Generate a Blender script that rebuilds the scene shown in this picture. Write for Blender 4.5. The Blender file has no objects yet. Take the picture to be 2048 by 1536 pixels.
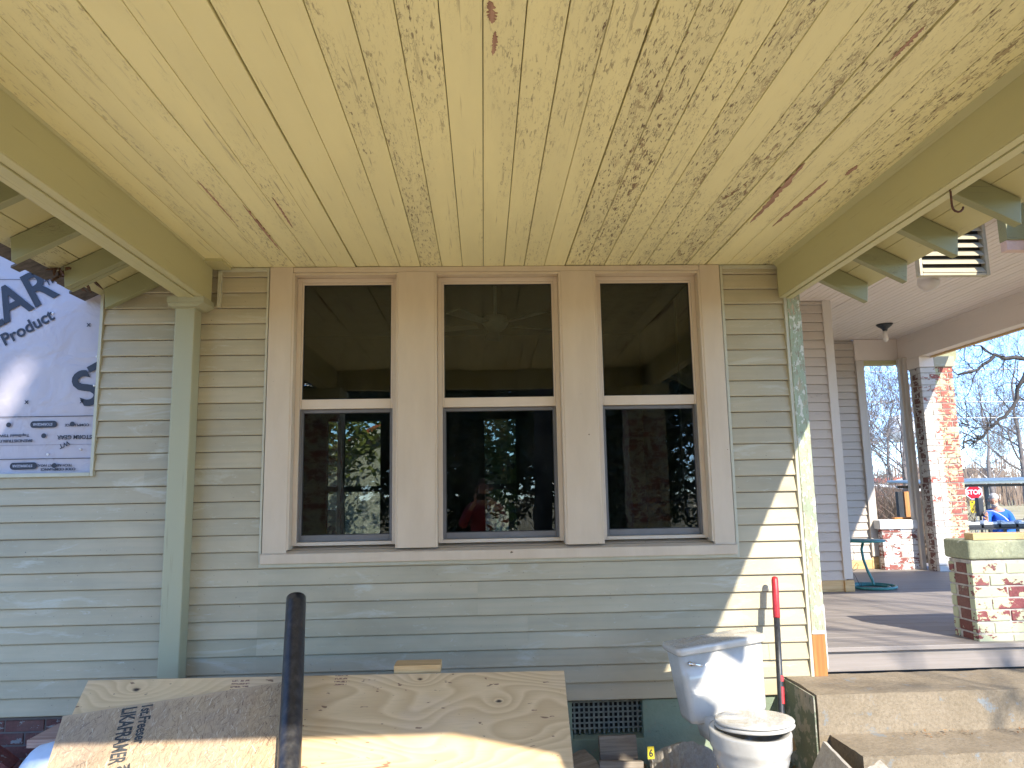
import bpy, math, random
from mathutils import Vector, Matrix, Quaternion, noise as mnoise
R = math.radians
random.seed(7)
scene = bpy.context.scene
COL = scene.collection

# ------------------------------------------------------------------ camera
YAW, PITCH, ROLL, FPX = R(2.308), R(8.485), R(1.0546), 1493.6
f = Vector((math.sin(YAW)*math.cos(PITCH), math.cos(YAW)*math.cos(PITCH), math.sin(PITCH)))
rt = Vector((math.cos(YAW), -math.sin(YAW), 0)); up = rt.cross(f)
r2 = rt*math.cos(ROLL) - up*math.sin(ROLL); u2 = rt*math.sin(ROLL) + up*math.cos(ROLL)
cd = bpy.data.cameras.new('camera'); cam = bpy.data.objects.new('camera', cd); COL.objects.link(cam)
M = Matrix((r2, u2, -f)).transposed().to_4x4(); M.translation = Vector((0, 0, 1.6)); cam.matrix_world = M
cd.sensor_width = 36; cd.lens = 36*FPX/2048; cd.clip_start = 0.05; cd.clip_end = 3000
scene.camera = cam

# ------------------------------------------------------------------ sky, sun, exposure
SUN = Vector((-.329, .812, -.62)).normalized()
w = bpy.data.worlds.new('World'); scene.world = w; w.use_nodes = True
nt = w.node_tree; nt.nodes.clear()
sky = nt.nodes.new('ShaderNodeTexSky'); sky.sky_type = 'NISHITA'; sky.sun_disc = False
sky.sun_elevation = R(35.3); sky.sun_rotation = math.atan2(.329, -.812); sky.air_density = 1.0; sky.dust_density = .0; sky.ozone_density = 4.5; sky.altitude = 5000
bg = nt.nodes.new('ShaderNodeBackground'); bg.inputs[1].default_value = .15
wo = nt.nodes.new('ShaderNodeOutputWorld'); nt.links.new(sky.outputs[0], bg.inputs[0]); nt.links.new(bg.outputs[0], wo.inputs[0])
sd = bpy.data.lights.new('sun', 'SUN'); sd.energy = 2.0; sd.angle = R(.53); sd.color = (1, .93, .82)
so = bpy.data.objects.new('sun', sd); so.rotation_euler = SUN.to_track_quat('-Z', 'Y').to_euler(); so.location = (3, -8, 9); COL.objects.link(so)
scene.view_settings.view_transform = 'Standard'; scene.view_settings.look = 'None'; scene.view_settings.gamma = 1
scene.view_settings.exposure = 2.3
scene.render.engine = 'CYCLES'
scene.cycles.max_bounces = 10; scene.cycles.diffuse_bounces = 6; scene.cycles.transparent_max_bounces = 12

# ------------------------------------------------------------------ material helpers
class G:
    def __init__(s, name):
        s.m = bpy.data.materials.new(name); s.m.use_nodes = True; s.t = s.m.node_tree; s.n = s.t.nodes
        s.b = s.n['Principled BSDF']; s.o = s.n['Material Output']
        s.tc = s.n.new('ShaderNodeTexCoord'); s.oi = s.n.new('ShaderNodeObjectInfo')
        at = s.n.new('ShaderNodeAttribute'); at.attribute_name = 'rnd'; s.rnd = at.outputs['Fac']
        s.obj = s.tc.outputs['Object']
    def l(s, a, b): s.t.links.new(a, b)
    def put(s, sock, v):
        if isinstance(v, bpy.types.NodeSocket): s.l(v, sock)
        elif isinstance(v, tuple) and len(v) == 3 and sock.type == 'RGBA': sock.default_value = (*v, 1)
        else: sock.default_value = v
    def math(s, op, a, b=0.0, c=None, clamp=False):
        n = s.n.new('ShaderNodeMath'); n.operation = op; n.use_clamp = clamp
        s.put(n.inputs[0], a); s.put(n.inputs[1], b)
        if c is not None: s.put(n.inputs[2], c)
        return n.outputs[0]
    def co(s, scale=(1, 1, 1), off=0.0, rot=(0, 0, 0), perboard=True):
        m = s.n.new('ShaderNodeMapping'); m.inputs['Scale'].default_value = scale; m.inputs['Rotation'].default_value = rot
        s.l(s.obj, m.inputs[0]); v = m.outputs[0]
        if perboard:
            k = s.math('MULTIPLY', s.rnd, 37.0); k2 = s.math('ADD', k, s.math('MULTIPLY', s.oi.outputs['Random'], 11.0))
            a = s.n.new('ShaderNodeVectorMath'); a.operation = 'ADD'; s.l(v, a.inputs[0]); s.l(k2, a.inputs[1]); v = a.outputs[0]
        if off:
            a = s.n.new('ShaderNodeVectorMath'); a.operation = 'ADD'; s.l(v, a.inputs[0]); a.inputs[1].default_value = (off, off*.7, off*1.3); v = a.outputs[0]
        return v
    def noise(s, v, scale, detail=4, rough=.55, dist=0.0):
        n = s.n.new('ShaderNodeTexNoise'); s.l(v, n.inputs['Vector']); n.inputs['Scale'].default_value = scale
        n.inputs['Detail'].default_value = detail; n.inputs['Roughness'].default_value = rough; n.inputs['Distortion'].default_value = dist
        return n.outputs['Fac']
    def voro(s, v, scale, feature='DISTANCE_TO_EDGE', out='Distance', rnd=1.0):
        n = s.n.new('ShaderNodeTexVoronoi'); n.feature = feature; s.l(v, n.inputs['Vector']); n.inputs['Scale'].default_value = scale
        n.inputs['Randomness'].default_value = rnd
        return n.outputs[out]
    def ramp(s, fac, lo, hi, inv=False):
        n = s.n.new('ShaderNodeMapRange'); n.clamp = True; s.put(n.inputs[0], fac)
        n.inputs[1].default_value = lo; n.inputs[2].default_value = hi
        n.inputs[3].default_value = 1 if inv else 0; n.inputs[4].default_value = 0 if inv else 1
        return n.outputs[0]
    def mix(s, fac, a, b, mode='MIX'):
        n = s.n.new('ShaderNodeMix'); n.data_type = 'RGBA'; n.blend_type = mode
        s.put(n.inputs[0], fac); s.put(n.inputs[6], a); s.put(n.inputs[7], b); return n.outputs[2]
    def bump(s, h, strength=.3, dist=.01, nrm=None):
        n = s.n.new('ShaderNodeBump'); n.inputs['Strength'].default_value = strength; n.inputs['Distance'].default_value = dist
        s.put(n.inputs['Height'], h)
        if nrm is not None: s.l(nrm, n.inputs['Normal'])
        return n.outputs[0]
    def fin(s, col, rough=.6, nrm=None, spec=None, metal=0.0):
        s.put(s.b.inputs['Base Color'], col); s.put(s.b.inputs['Roughness'], rough); s.b.inputs['Metallic'].default_value = metal
        if spec is not None: s.b.inputs['Specular IOR Level'].default_value = spec
        if nrm is not None: s.l(nrm, s.b.inputs['Normal'])
        return s.m
MM = {}
def plain(name, c, rough=.6, metal=0.0, var=.12, sc=12, spec=None):
    if name in MM: return MM[name]
    g = G(name); n1 = g.noise(g.co(), sc, 5, .6)
    c2 = tuple(x*(1-var) for x in c); c1 = tuple(min(1, x*(1+var)) for x in c)
    col = g.mix(g.ramp(n1, .35, .65), c2, c1)
    m = g.fin(col, rough, g.bump(n1, .15, .004), spec, metal); MM[name] = m; return m

def painted_wood(name, base, ax='y', wear=.5, under=(.13, .075, .045), crack=.6, rough=.55, dirt=(.25, .24, .17), xwear=0.0, chips=None):
    """old oil paint on boards running along ax: alligator cracks, flaked spots that show wood, faint dirt"""
    g = G(name)
    def S(k): return tuple(k if c == ax else 1 for c in 'xyz')
    v = g.co(S(.06))
    big = g.noise(g.co(S(.15), 3.1), 2.2, 3, .5)
    mid = g.noise(g.co(S(.1), 7.7), 12, 4, .6)
    wearm = g.math('ADD', g.math('MULTIPLY', big, .75), g.math('MULTIPLY', mid, .45))
    if xwear:
        sx = g.n.new('ShaderNodeSeparateXYZ'); g.l(g.obj, sx.inputs[0])
        wearm = g.math('ADD', wearm, g.math('MULTIPLY', g.ramp(sx.outputs[0], -1.6, 1.6), xwear))
    m = g.ramp(wearm, .72-.25*wear, 1.02-.2*wear)
    v2 = g.co(S(.3), 1.7)
    edge = g.voro(v2, 130)
    dash = g.ramp(g.noise(g.co(S(.16), 5.9), 120, 3, .6), .585, .645)
    hair = g.math('MULTIPLY', g.ramp(g.noise(g.co(S(.03), 5.3), 60, 3, .7), .62, .68), g.ramp(mid, .42, .6))
    ck = g.math('MULTIPLY', g.math('MULTIPLY', g.ramp(edge, .02, .09, True), g.ramp(g.noise(v2, 50, 2), .5, .62)), m)
    ck = g.math('MAXIMUM', ck, g.math('MULTIPLY', dash, g.ramp(m, .05, .6)))
    ck = g.math('MAXIMUM', ck, g.math('MULTIPLY', hair, .55))
    spots = g.noise(g.co(S(.35), 11.3), 26, 5, .7)
    fl = g.math('MULTIPLY', g.ramp(spots, .56, .585), g.ramp(m, .55, .95))
    fl2 = g.math('MULTIPLY', g.ramp(g.noise(g.co(S(.22), 21.3), 7, 5, .65), .71, .725), g.ramp(m, .1, .5))
    fl = g.math('MAXIMUM', g.math('MULTIPLY', fl, crack), fl2)
    tone = g.mix(g.math('MULTIPLY', g.rnd, .5), base, tuple(x*.86 for x in base))
    tone = g.mix(g.ramp(g.noise(g.co(S(.25), 2), 5, 4), .4, .7), tone, tuple(a*.84+b*.16 for a, b in zip(base, dirt)))
    tone = g.mix(g.math('MULTIPLY', m, .16), tone, dirt)
    col = g.mix(g.math('MULTIPLY', ck, crack), tone, tuple(x*.9 for x in under))
    und = g.mix(g.ramp(g.noise(v, 60, 3), .35, .65), under, tuple(min(1, x*2.3) for x in under))
    col = g.mix(fl, col, und)
    if chips: col = g.mix(g.ramp(g.noise(g.co(S(.5), 31), 34, 4, .7), .56, .575), col, chips)
    h = g.math('SUBTRACT', g.math('MULTIPLY', g.noise(v, 50, 4), .25), g.math('ADD', ck, fl))
    return g.fin(col, g.math('ADD', rough, g.math('MULTIPLY', fl, .3)), g.bump(h, .6, .0025))

# the paint colours
C_GREEN = (.47, .47, .225); C_SAGE = (.34, .41, .25)
M_ceil = painted_wood('ceiling_paint', (.86, .79, .44), wear=.32, xwear=.20, crack=.9)
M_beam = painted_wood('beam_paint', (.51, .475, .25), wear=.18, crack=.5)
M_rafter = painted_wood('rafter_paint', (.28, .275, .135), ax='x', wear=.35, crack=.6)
M_sheath = painted_wood('eave_paint', (.52, .47, .24), wear=.6, crack=.8)
M_post = painted_wood('post_paint', (.40, .39, .25), ax='z', wear=.12, crack=.4)
M_corner = painted_wood('corner_paint', (.36, .43, .28), ax='z', wear=1.9, crack=.8, chips=(.62, .62, .52), under=(.3, .2, .13))
M_white = painted_wood('old_white_paint', (.52, .445, .365), ax='x', wear=.5, crack=.5, dirt=(.30, .255, .20))
M_whitev = painted_wood('old_white_board_paint', (.58, .515, .435), ax='z', wear=.2, crack=.5, dirt=(.35, .33, .29))
M_whitey = painted_wood('porch_white_paint', (.78, .675, .575), wear=.15, crack=.4, dirt=(.36, .32, .29))

def siding_mat():
    g = G('siding_vinyl')
    sm = g.noise(g.co((.35, 1, 1.6), 4, perboard=False), 5, 6, .65, .6)      # wiped smudges
    streak = g.noise(g.co((.04, 1, 1), 9), 30, 4, .6)
    dirt = g.noise(g.co((.5, 1, 1), 2), 2.2, 5, .6)
    base = (.505, .43, .285)
    col = g.mix(g.ramp(dirt, .35, .72), base, (.36, .31, .20))
    col = g.mix(g.math('MULTIPLY', g.ramp(streak, .45, .7), .35), col, (.30, .285, .21))
    col = g.mix(g.math('MULTIPLY', g.ramp(sm, .57, .70), .75), col, (.58, .57, .46))
    scuff = g.noise(g.co((.6, 1, 2.2), 13, rot=(0, .5, 0), perboard=False), 16, 5, .75, 1.5)
    col = g.mix(g.math('MULTIPLY', g.ramp(scuff, .62, .72), .6), col, (.60, .59, .49))
    spk = g.noise(g.co((1, 1, 1), 17), 70, 2, .5)
    col = g.mix(g.math('MULTIPLY', g.ramp(spk, .74, .76), .7), col, (.12, .11, .09))
    col = g.mix(g.math('MULTIPLY', g.rnd, .22), col, (.42, .385, .26))
    gr = g.noise(g.co((.05, 1, 1), 3), 120, 3, .6)
    return g.fin(col, .48, g.bump(gr, .25, .001), .35)
M_siding = siding_mat()
M_trim = plain('trim_channel', (.47, .45, .33), .45, var=.06)
def casing_mat():
    g = G('tan_casing_paint'); n = g.noise(g.co((1, 1, .25)), 9, 5, .6); n2 = g.noise(g.co(), 220, 2)
    col = g.mix(g.ramp(n, .35, .7), (.60, .49, .355), (.54, .435, .31))
    col = g.mix(g.ramp(g.noise(g.co((1, 1, 1), 6), 26, 2), .76, .77), col, (.1, .06, .03))
    return g.fin(col, .42, g.bump(n2, .2, .0006), .4)
M_casing = casing_mat()
M_vinyl = plain('window_vinyl', (.62, .51, .385), .35, var=.03)
M_track = plain('sash_track_grey', (.16, .15, .14), .4, var=.08)
M_gasket = plain('black_gasket', (.015, .015, .015), .5)

def glass_mat(name='window_glass', tint=(.80, .84, .80)):
    g = G(name); g.n.remove(g.b)
    tr = g.n.new('ShaderNodeBsdfTransparent'); tr.inputs[0].default_value = (*tint, 1)
    gl = g.n.new('ShaderNodeBsdfGlossy'); gl.inputs['Roughness'].default_value = .006
    nz = g.noise(g.co(perboard=False), 2.5, 2)
    g.l(g.bump(nz, .05, .02), gl.inputs['Normal'])
    fr = g.n.new('ShaderNodeFresnel'); fr.inputs[0].default_value = 1.5
    k = g.math('MULTIPLY', fr.outputs[0], 1.05, clamp=True)
    mx = g.n.new('ShaderNodeMixShader'); g.l(k, mx.inputs[0]); g.l(tr.outputs[0], mx.inputs[1]); g.l(gl.outputs[0], mx.inputs[2])
    df = g.n.new('ShaderNodeBsdfDiffuse'); df.inputs[0].default_value = (.5, .5, .48, 1)
    dust = g.math('MULTIPLY', g.ramp(g.noise(g.co((1, 1, .4), 5, perboard=False), 9, 6, .7), .45, .8), .02)
    m2 = g.n.new('ShaderNodeMixShader'); g.l(dust, m2.inputs[0]); g.l(mx.outputs[0], m2.inputs[1]); g.l(df.outputs[0], m2.inputs[2])
    g.l(m2.outputs[0], g.o.inputs[0]); return g.m
M_glass = glass_mat()

def brick_mat(name, brick=(.27, .075, .055), paint=(.75, .72, .68), cover=.5, paint2=None, xsplit=None, sc=1.0, xbias=0.0):
    """for real brick boxes: patches of old paint left on brick colour"""
    g = G(name)
    tone = g.mix(g.rnd, brick, tuple(x*.55 for x in brick))
    tone = g.mix(g.ramp(g.noise(g.co(), 60, 4, .7), .4, .75), tone, tuple(min(1, x*1.5) for x in brick))
    n = g.noise(g.co((1, 1, 1.3), 5, perboard=False), 11*sc, 6, .68, .3)
    n2 = g.noise(g.co((1, 1, 1.5), 9), 22*sc, 4, .7)
    k = g.math('ADD', g.math('MULTIPLY', n, .6), g.math('MULTIPLY', n2, .4))
    t = .62-.24*cover
    k = g.math('ADD', k, g.math('MULTIPLY', g.math('SUBTRACT', g.rnd, .5), .10))
    if paint2:
        sx = g.n.new('ShaderNodeSeparateXYZ'); g.l(g.obj, sx.inputs[0])
        k = g.math('ADD', k, g.math('MULTIPLY', g.ramp(sx.outputs[0], xsplit-.12, xsplit, True), xbias))
    mk = g.ramp(k, t, t+.012)
    p = paint
    if paint2:
        p = g.mix(g.ramp(g.math('ADD', sx.outputs[0], g.math('MULTIPLY', g.noise(g.co(perboard=False), 14, 3), .14)), xsplit, xsplit+.01), paint, paint2)
    col = g.mix(mk, tone, p)
    col = g.mix(g.math('MULTIPLY', g.ramp(g.noise(g.co(perboard=False), 3, 5), .45, .75), .25), col, (.3, .27, .22))
    return g.fin(col, .8, g.bump(g.math('ADD', g.math('MULTIPLY', mk, .6), g.noise(g.co(), 120, 4, .7)), .5, .003))
M_mortar = plain('mortar', (.42, .38, .33), .9, var=.25, sc=30)
def concrete_mat(name, c1, c2, stain=None):
    g = G(name); a = g.noise(g.co((1, 1, 1), 1, perboard=False), 3.2, 7, .68); b = g.noise(g.co((1, 1, 1), 8), 60, 5, .75); c = g.noise(g.co((1, 1, 1), 3, perboard=False), 9, 6, .7, .4)
    col = g.mix(g.ramp(a, .32, .68), c1, c2)
    col = g.mix(g.math('MULTIPLY', g.ramp(b, .42, .62), .5), col, tuple(x*.62 for x in c2))
    if stain: col = g.mix(g.ramp(c, .60, .66), col, stain)
    col = g.mix(g.ramp(b, .68, .7), col, tuple(x*.35 for x in c2))
    pit = g.voro(g.co((1, 1, 1), 2), 55, 'F1')
    return g.fin(col, .88, g.bump(g.math('ADD', g.math('ADD', b, g.math('MULTIPLY', a, .8)), g.ramp(pit, .0, .18)), .55, .006))
M_step = concrete_mat('step_concrete', (.30, .245, .17), (.215, .17, .11), (.20, .215, .215))
M_chunk = concrete_mat('broken_concrete', (.42, .38, .31), (.30, .265, .21))
def foundation_mat():
    g = G('painted_foundation'); a = g.noise(g.co(), 4, 6, .7); b = g.noise(g.co((1, 1, 1), 8), 50, 5, .7)
    col = g.mix(g.ramp(a, .35, .7), (.27, .33, .23), (.20, .26, .18))
    chip = g.noise(g.co((1, 1, 1), 15), 17, 6, .75)
    col = g.mix(g.ramp(chip, .625, .635), col, (.28, .25, .19)); col = g.mix(g.ramp(g.noise(g.co((1, 1, 3), 3), 13, 6, .75), .66, .68), col, (.08, .10, .07))
    return g.fin(col, .8, g.bump(g.math('SUBTRACT', b, g.ramp(chip, .64, .66)), .6, .006))
M_found = foundation_mat()
def wood_mat(name, light, dark, grain=(.05, 1, 1), scale=40, rough=.65):
    g = G(name); v = g.co(grain); n = g.noise(v, scale, 4, .6, 1.2); n2 = g.noise(v, scale*4, 3, .6)
    col = g.mix(g.ramp(n, .35, .65), light, dark); col = g.mix(g.math('MULTIPLY', g.ramp(n2, .5, .8), .35), col, tuple(x*.5 for x in dark))
    kn = g.voro(g.co((.5, 1, 1), 4), 5, 'F1'); col = g.mix(g.ramp(kn, .03, .06, True), col, tuple(x*.25 for x in dark))
    return g.fin(col, rough, g.bump(n2, .3, .001))
M_pine = wood_mat('fresh_pine', (.66, .46, .22), (.50, .31, .12))
M_orange = wood_mat('orange_fir', (.52, .24, .07), (.33, .13, .03), (1, 1, .05), 30)
M_greywood = wood_mat('weathered_wood', (.36, .31, .24), (.22, .18, .135))
def deck_mat():
    g = G('composite_deck'); n = g.noise(g.co((.03, 1, 1)), 34, 4, .6, .5); n2 = g.noise(g.co((.03, 1, 1), 4), 150, 2)
    col = g.mix(g.ramp(n, .3, .7), (.30, .26, .23), (.205, .18, .155)); col = g.mix(g.math('MULTIPLY', g.rnd, .35), col, (.21, .185, .175))
    return g.fin(col, .62, g.bump(n2, .3, .0012))
M_deck = deck_mat()

def plywood_mat():
    g = G('plywood_face')
    sx = g.n.new('ShaderNodeSeparateXYZ'); g.l(g.obj, sx.inputs[0]); X, Y = sx.outputs[0], sx.outputs[1]
    vz = g.co((.42, 1.25, 1), 2.3, perboard=False)
    lo = g.noise(vz, 2.1, 2, .45, .25)
    ph = g.math('ADD', g.math('MULTIPLY', lo, 23), g.math('MULTIPLY', Y, 9))
    knots = [(.25, -.055, .02), (1.98, -.155, .018), (1.60, -.03, .016), (.70, -.30, .014)]
    kd = None; kh = None
    for kx, ky, kr in knots:
        d = g.math('SQRT', g.math('ADD', g.math('POWER', g.math('MULTIPLY', g.math('SUBTRACT', X, kx), .55), 2), g.math('POWER', g.math('SUBTRACT', Y, ky), 2)))
        e = g.math('MULTIPLY', g.math('EXPONENT', g.math('MULTIPLY', d, -14)), 4.2)
        ph = g.math('ADD', ph, e)
        h = g.ramp(g.math('ADD', d, g.math('MULTIPLY', g.noise(vz, 60, 3), .012)), kr*.55, kr*.95, True); kh = h if kh is None else g.math('MAXIMUM', kh, h)
    fine = g.noise(g.co((.06, 1, 1), 1, perboard=False), 160, 3, .6)
    s = g.math('FRACT', g.math('ADD', ph, g.math('MULTIPLY', fine, .22)))
    ring = g.math('MULTIPLY', g.ramp(s, .0, .72), g.ramp(s, .80, 1.0, True))
    ring = g.math('MULTIPLY', ring, g.ramp(g.noise(g.co((.5, 1, 1), 6, perboard=False), 3, 2), .15, .45))
    col = g.mix(g.math('MULTIPLY', ring, .62), (.68, .48, .25), (.47, .295, .135))
    col = g.mix(g.math('MULTIPLY', g.ramp(fine, .5, .8), .3), col, (.40, .26, .15))
    col = g.mix(g.math('MULTIPLY', g.ramp(g.noise(g.co((.6, 1, 1), 12, perboard=False), 3.3, 4), .5, .7), .3), col, (.60, .50, .40))
    blot = g.noise(g.co((.7, 1.5, 1), 42, perboard=False), 7.5, 4, .6, .5)
    col = g.mix(g.math('MULTIPLY', g.ramp(blot, .69, .705), .85), col, (.20, .085, .05))
    sp = g.noise(g.co((.4, 1, 1), 23, perboard=False), 46, 2, .5)
    col = g.mix(g.math('MULTIPLY', g.ramp(sp, .70, .72), .8), col, (.16, .075, .04))
    # two worn ink stamps
    for x0, y0, ww, hh in ((.735, -.05, .085, .075), (1.215, -.025, .06, .06)):
        dx = g.math('ABSOLUTE', g.math('SUBTRACT', X, x0)); dy = g.math('ABSOLUTE', g.math('SUBTRACT', Y, y0))
        bx = g.math('MULTIPLY', g.math('LESS_THAN', dx, ww/2), g.math('LESS_THAN', dy, hh/2))
        st = g.math('LESS_THAN', g.math('FRACT', g.math('MULTIPLY', g.math('ADD', Y, g.math('MULTIPLY', g.noise(vz, 30, 2), .012)), 62)), .5)
        st = g.math('MULTIPLY', st, g.ramp(g.noise(g.co((1, 1, 1), 3, perboard=False), 90, 2), .42, .5))
        col = g.mix(g.math('MULTIPLY', g.math('MULTIPLY', bx, st), .85), col, (.17, .07, .055))
    col = g.mix(kh, col, (.03, .018, .012))
    return g.fin(col, .62, g.bump(g.math('ADD', g.math('MULTIPLY', ring, .4), fine), .25, .0012))
M_ply = plywood_mat()
M_plyedge = wood_mat('plywood_edge', (.55, .40, .25), (.30, .19, .10), (.05, 1, 1), 60)
def osb_mat():
    g = G('strand_board'); c = g.n.new('ShaderNodeCombineXYZ')
    a = g.mix(g.rnd, (.51, .365, .21), (.31, .205, .11)); n = g.noise(g.co((1, 1, 1)), 120, 3)
    k = g.math('FRACT', g.math('MULTIPLY', g.rnd, 7.31)); a = g.mix(g.ramp(k, .82, .95), a, (.62, .50, .34)); a = g.mix(g.ramp(k, .09, .0), a, (.16, .10, .06))
    big = g.noise(g.co((1, 1, 1), 3, perboard=False), 3.5, 4); a = g.mix(g.math('MULTIPLY', g.ramp(big, .45, .7), .35), a, (.27, .22, .19))
    return g.fin(a, .7, g.bump(n, .3, .001))
M_osb = osb_mat()
M_ink = plain('black_ink', (.05, .052, .05), .8, var=.5, sc=70)
M_wrapink = plain('wrap_ink', (.02, .022, .035), .55, var=.2)
def wrap_mat():
    g = G('house_wrap_sheet'); n = g.noise(g.co((1, 1, .6), perboard=False), 2.4, 4, .55, .8); w2 = g.noise(g.co((1, 1, 1), 5, rot=(0, .6, 0), perboard=False), 5, 3, .5, .5)
    f2 = g.noise(g.co(), 260, 2)
    col = g.mix(g.ramp(n, .3, .7), (.42, .385, .42), (.49, .45, .48))
    return g.fin(col, .5, g.bump(g.math('ADD', g.math('ADD', n, w2), g.math('MULTIPLY', f2, .01)), .5, .05), .4)
M_wrap = wrap_mat()
def porcelain_mat(name, dirty=False):
    g = G(name); n = g.noise(g.co(perboard=False), 14, 6, .7); col = g.mix(g.ramp(n, .45, .8), (.52, .50, .45), (.44, .42, .37))
    if dirty:
        geo = g.n.new('ShaderNodeNewGeometry'); s3 = g.n.new('ShaderNodeSeparateXYZ'); g.l(geo.outputs['True Normal'], s3.inputs[0])
        d = g.noise(g.co((1, 1, 1), 4, perboard=False), 75, 5, .75); bigd = g.noise(g.co((1, 1, 1), 7, perboard=False), 11, 4, .6)
        k = g.math('MULTIPLY', g.ramp(g.math('ADD', g.math('MULTIPLY', d, .5), g.math('MULTIPLY', bigd, .5)), .49, .56), g.ramp(s3.outputs[2], .7, .95))
        col = g.mix(g.math('MULTIPLY', k, .75), col, (.40, .35, .25))
        return g.fin(col, g.math('ADD', .12, g.math('MULTIPLY', k, .6)), g.bump(g.math('MULTIPLY', d, k), .5, .003), .6)
    return g.fin(col, .13, None, .6)
M_porc = porcelain_mat('glazed_porcelain'); M_porcd = porcelain_mat('dirty_porcelain', True)
M_chrome = plain('chrome', (.75, .75, .75), .15, 1.0, var=.03)
def pipe_mat():
    g = G('black_pipe_plastic'); n = g.noise(g.co((1, 1, .1)), 40, 4, .65); col = g.mix(g.ramp(n, .4, .75), (.016, .016, .019), (.05, .048, .045))
    d = g.noise(g.co((1, 1, .5), 4), 14, 5, .7); col = g.mix(g.math('MULTIPLY', g.ramp(d, .55, .75), .5), col, (.13, .105, .08))
    return g.fin(col, g.math('ADD', .2, g.math('MULTIPLY', n, .3)), g.bump(n, .2, .001), .6)
M_pipe = pipe_mat()
M_barred = plain('bar_red', (.42, .02, .025), .4, var=.15, sc=40)
M_barblack = plain('bar_black', (.025, .027, .03), .42, var=.4, sc=60)
M_rust = plain('rusty_iron', (.10, .04, .025), .75, var=.4, sc=60)
def ground_mat():
    g = G('dirt_ground'); sx = g.n.new('ShaderNodeSeparateXYZ'); g.l(g.obj, sx.inputs[0])
    a = g.noise(g.co(perboard=False), 1.2, 6, .65); b = g.noise(g.co((1, 1, 1), 3, perboard=False), 24, 6, .75); c = g.noise(g.co((1, 1, 1), 9, perboard=False), .35, 5, .6)
    dirt = g.mix(g.ramp(a, .35, .65), (.62, .49, .30), (.52, .40, .24)); dirt = g.mix(g.math('MULTIPLY', g.ramp(b, .5, .7), .5), dirt, (.56, .46, .31))
    grass = g.mix(g.ramp(b, .35, .7), (.40, .33, .18), (.30, .27, .12)); grass = g.mix(g.ramp(c, .45, .6), grass, (.44, .37, .22))
    d = g.math('SQRT', g.math('ADD', g.math('POWER', sx.outputs[0], 2), g.math('POWER', sx.outputs[1], 2)))
    col = g.mix(g.ramp(g.math('ADD', d, g.math('MULTIPLY', a, 3)), 7, 10), dirt, grass)
    return g.fin(col, .95, g.bump(g.math('ADD', b, a), .7, .03))
M_ground = ground_mat()
M_asphalt = plain('asphalt', (.13, .13, .13), .9, var=.15, sc=6)
M_shingle = plain('roof_shingle', (.10, .085, .075), .9, var=.35, sc=24)
def bark_mat(name='grey_bark', c=(.10, .08, .07), c2=(.21, .185, .165)):
    g = G(name); n = g.noise(g.co((1, 1, .3)), 18, 5, .7); return g.fin(g.mix(g.ramp(n, .35, .65), c, c2), .9, g.bump(n, .6, .02))
M_bark = bark_mat(); M_barkdark = bark_mat('dark_bark', (.035, .03, .028), (.08, .07, .062)); M_twig = bark_mat('brown_twig', (.14, .10, .075), (.24, .18, .13))
def leaf_mat(name, a, b):
    g = G(name); c = g.mix(g.rnd, a, b); return g.fin(c, .45)
M_leaf = leaf_mat('evergreen_leaf', (.014, .03, .010), (.045, .075, .022)); M_dry = leaf_mat('dry_leaf', (.18, .09, .04), (.40, .24, .11)); M_weed = leaf_mat('yellow_green_leaf', (.10, .13, .03), (.28, .30, .08))

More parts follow.
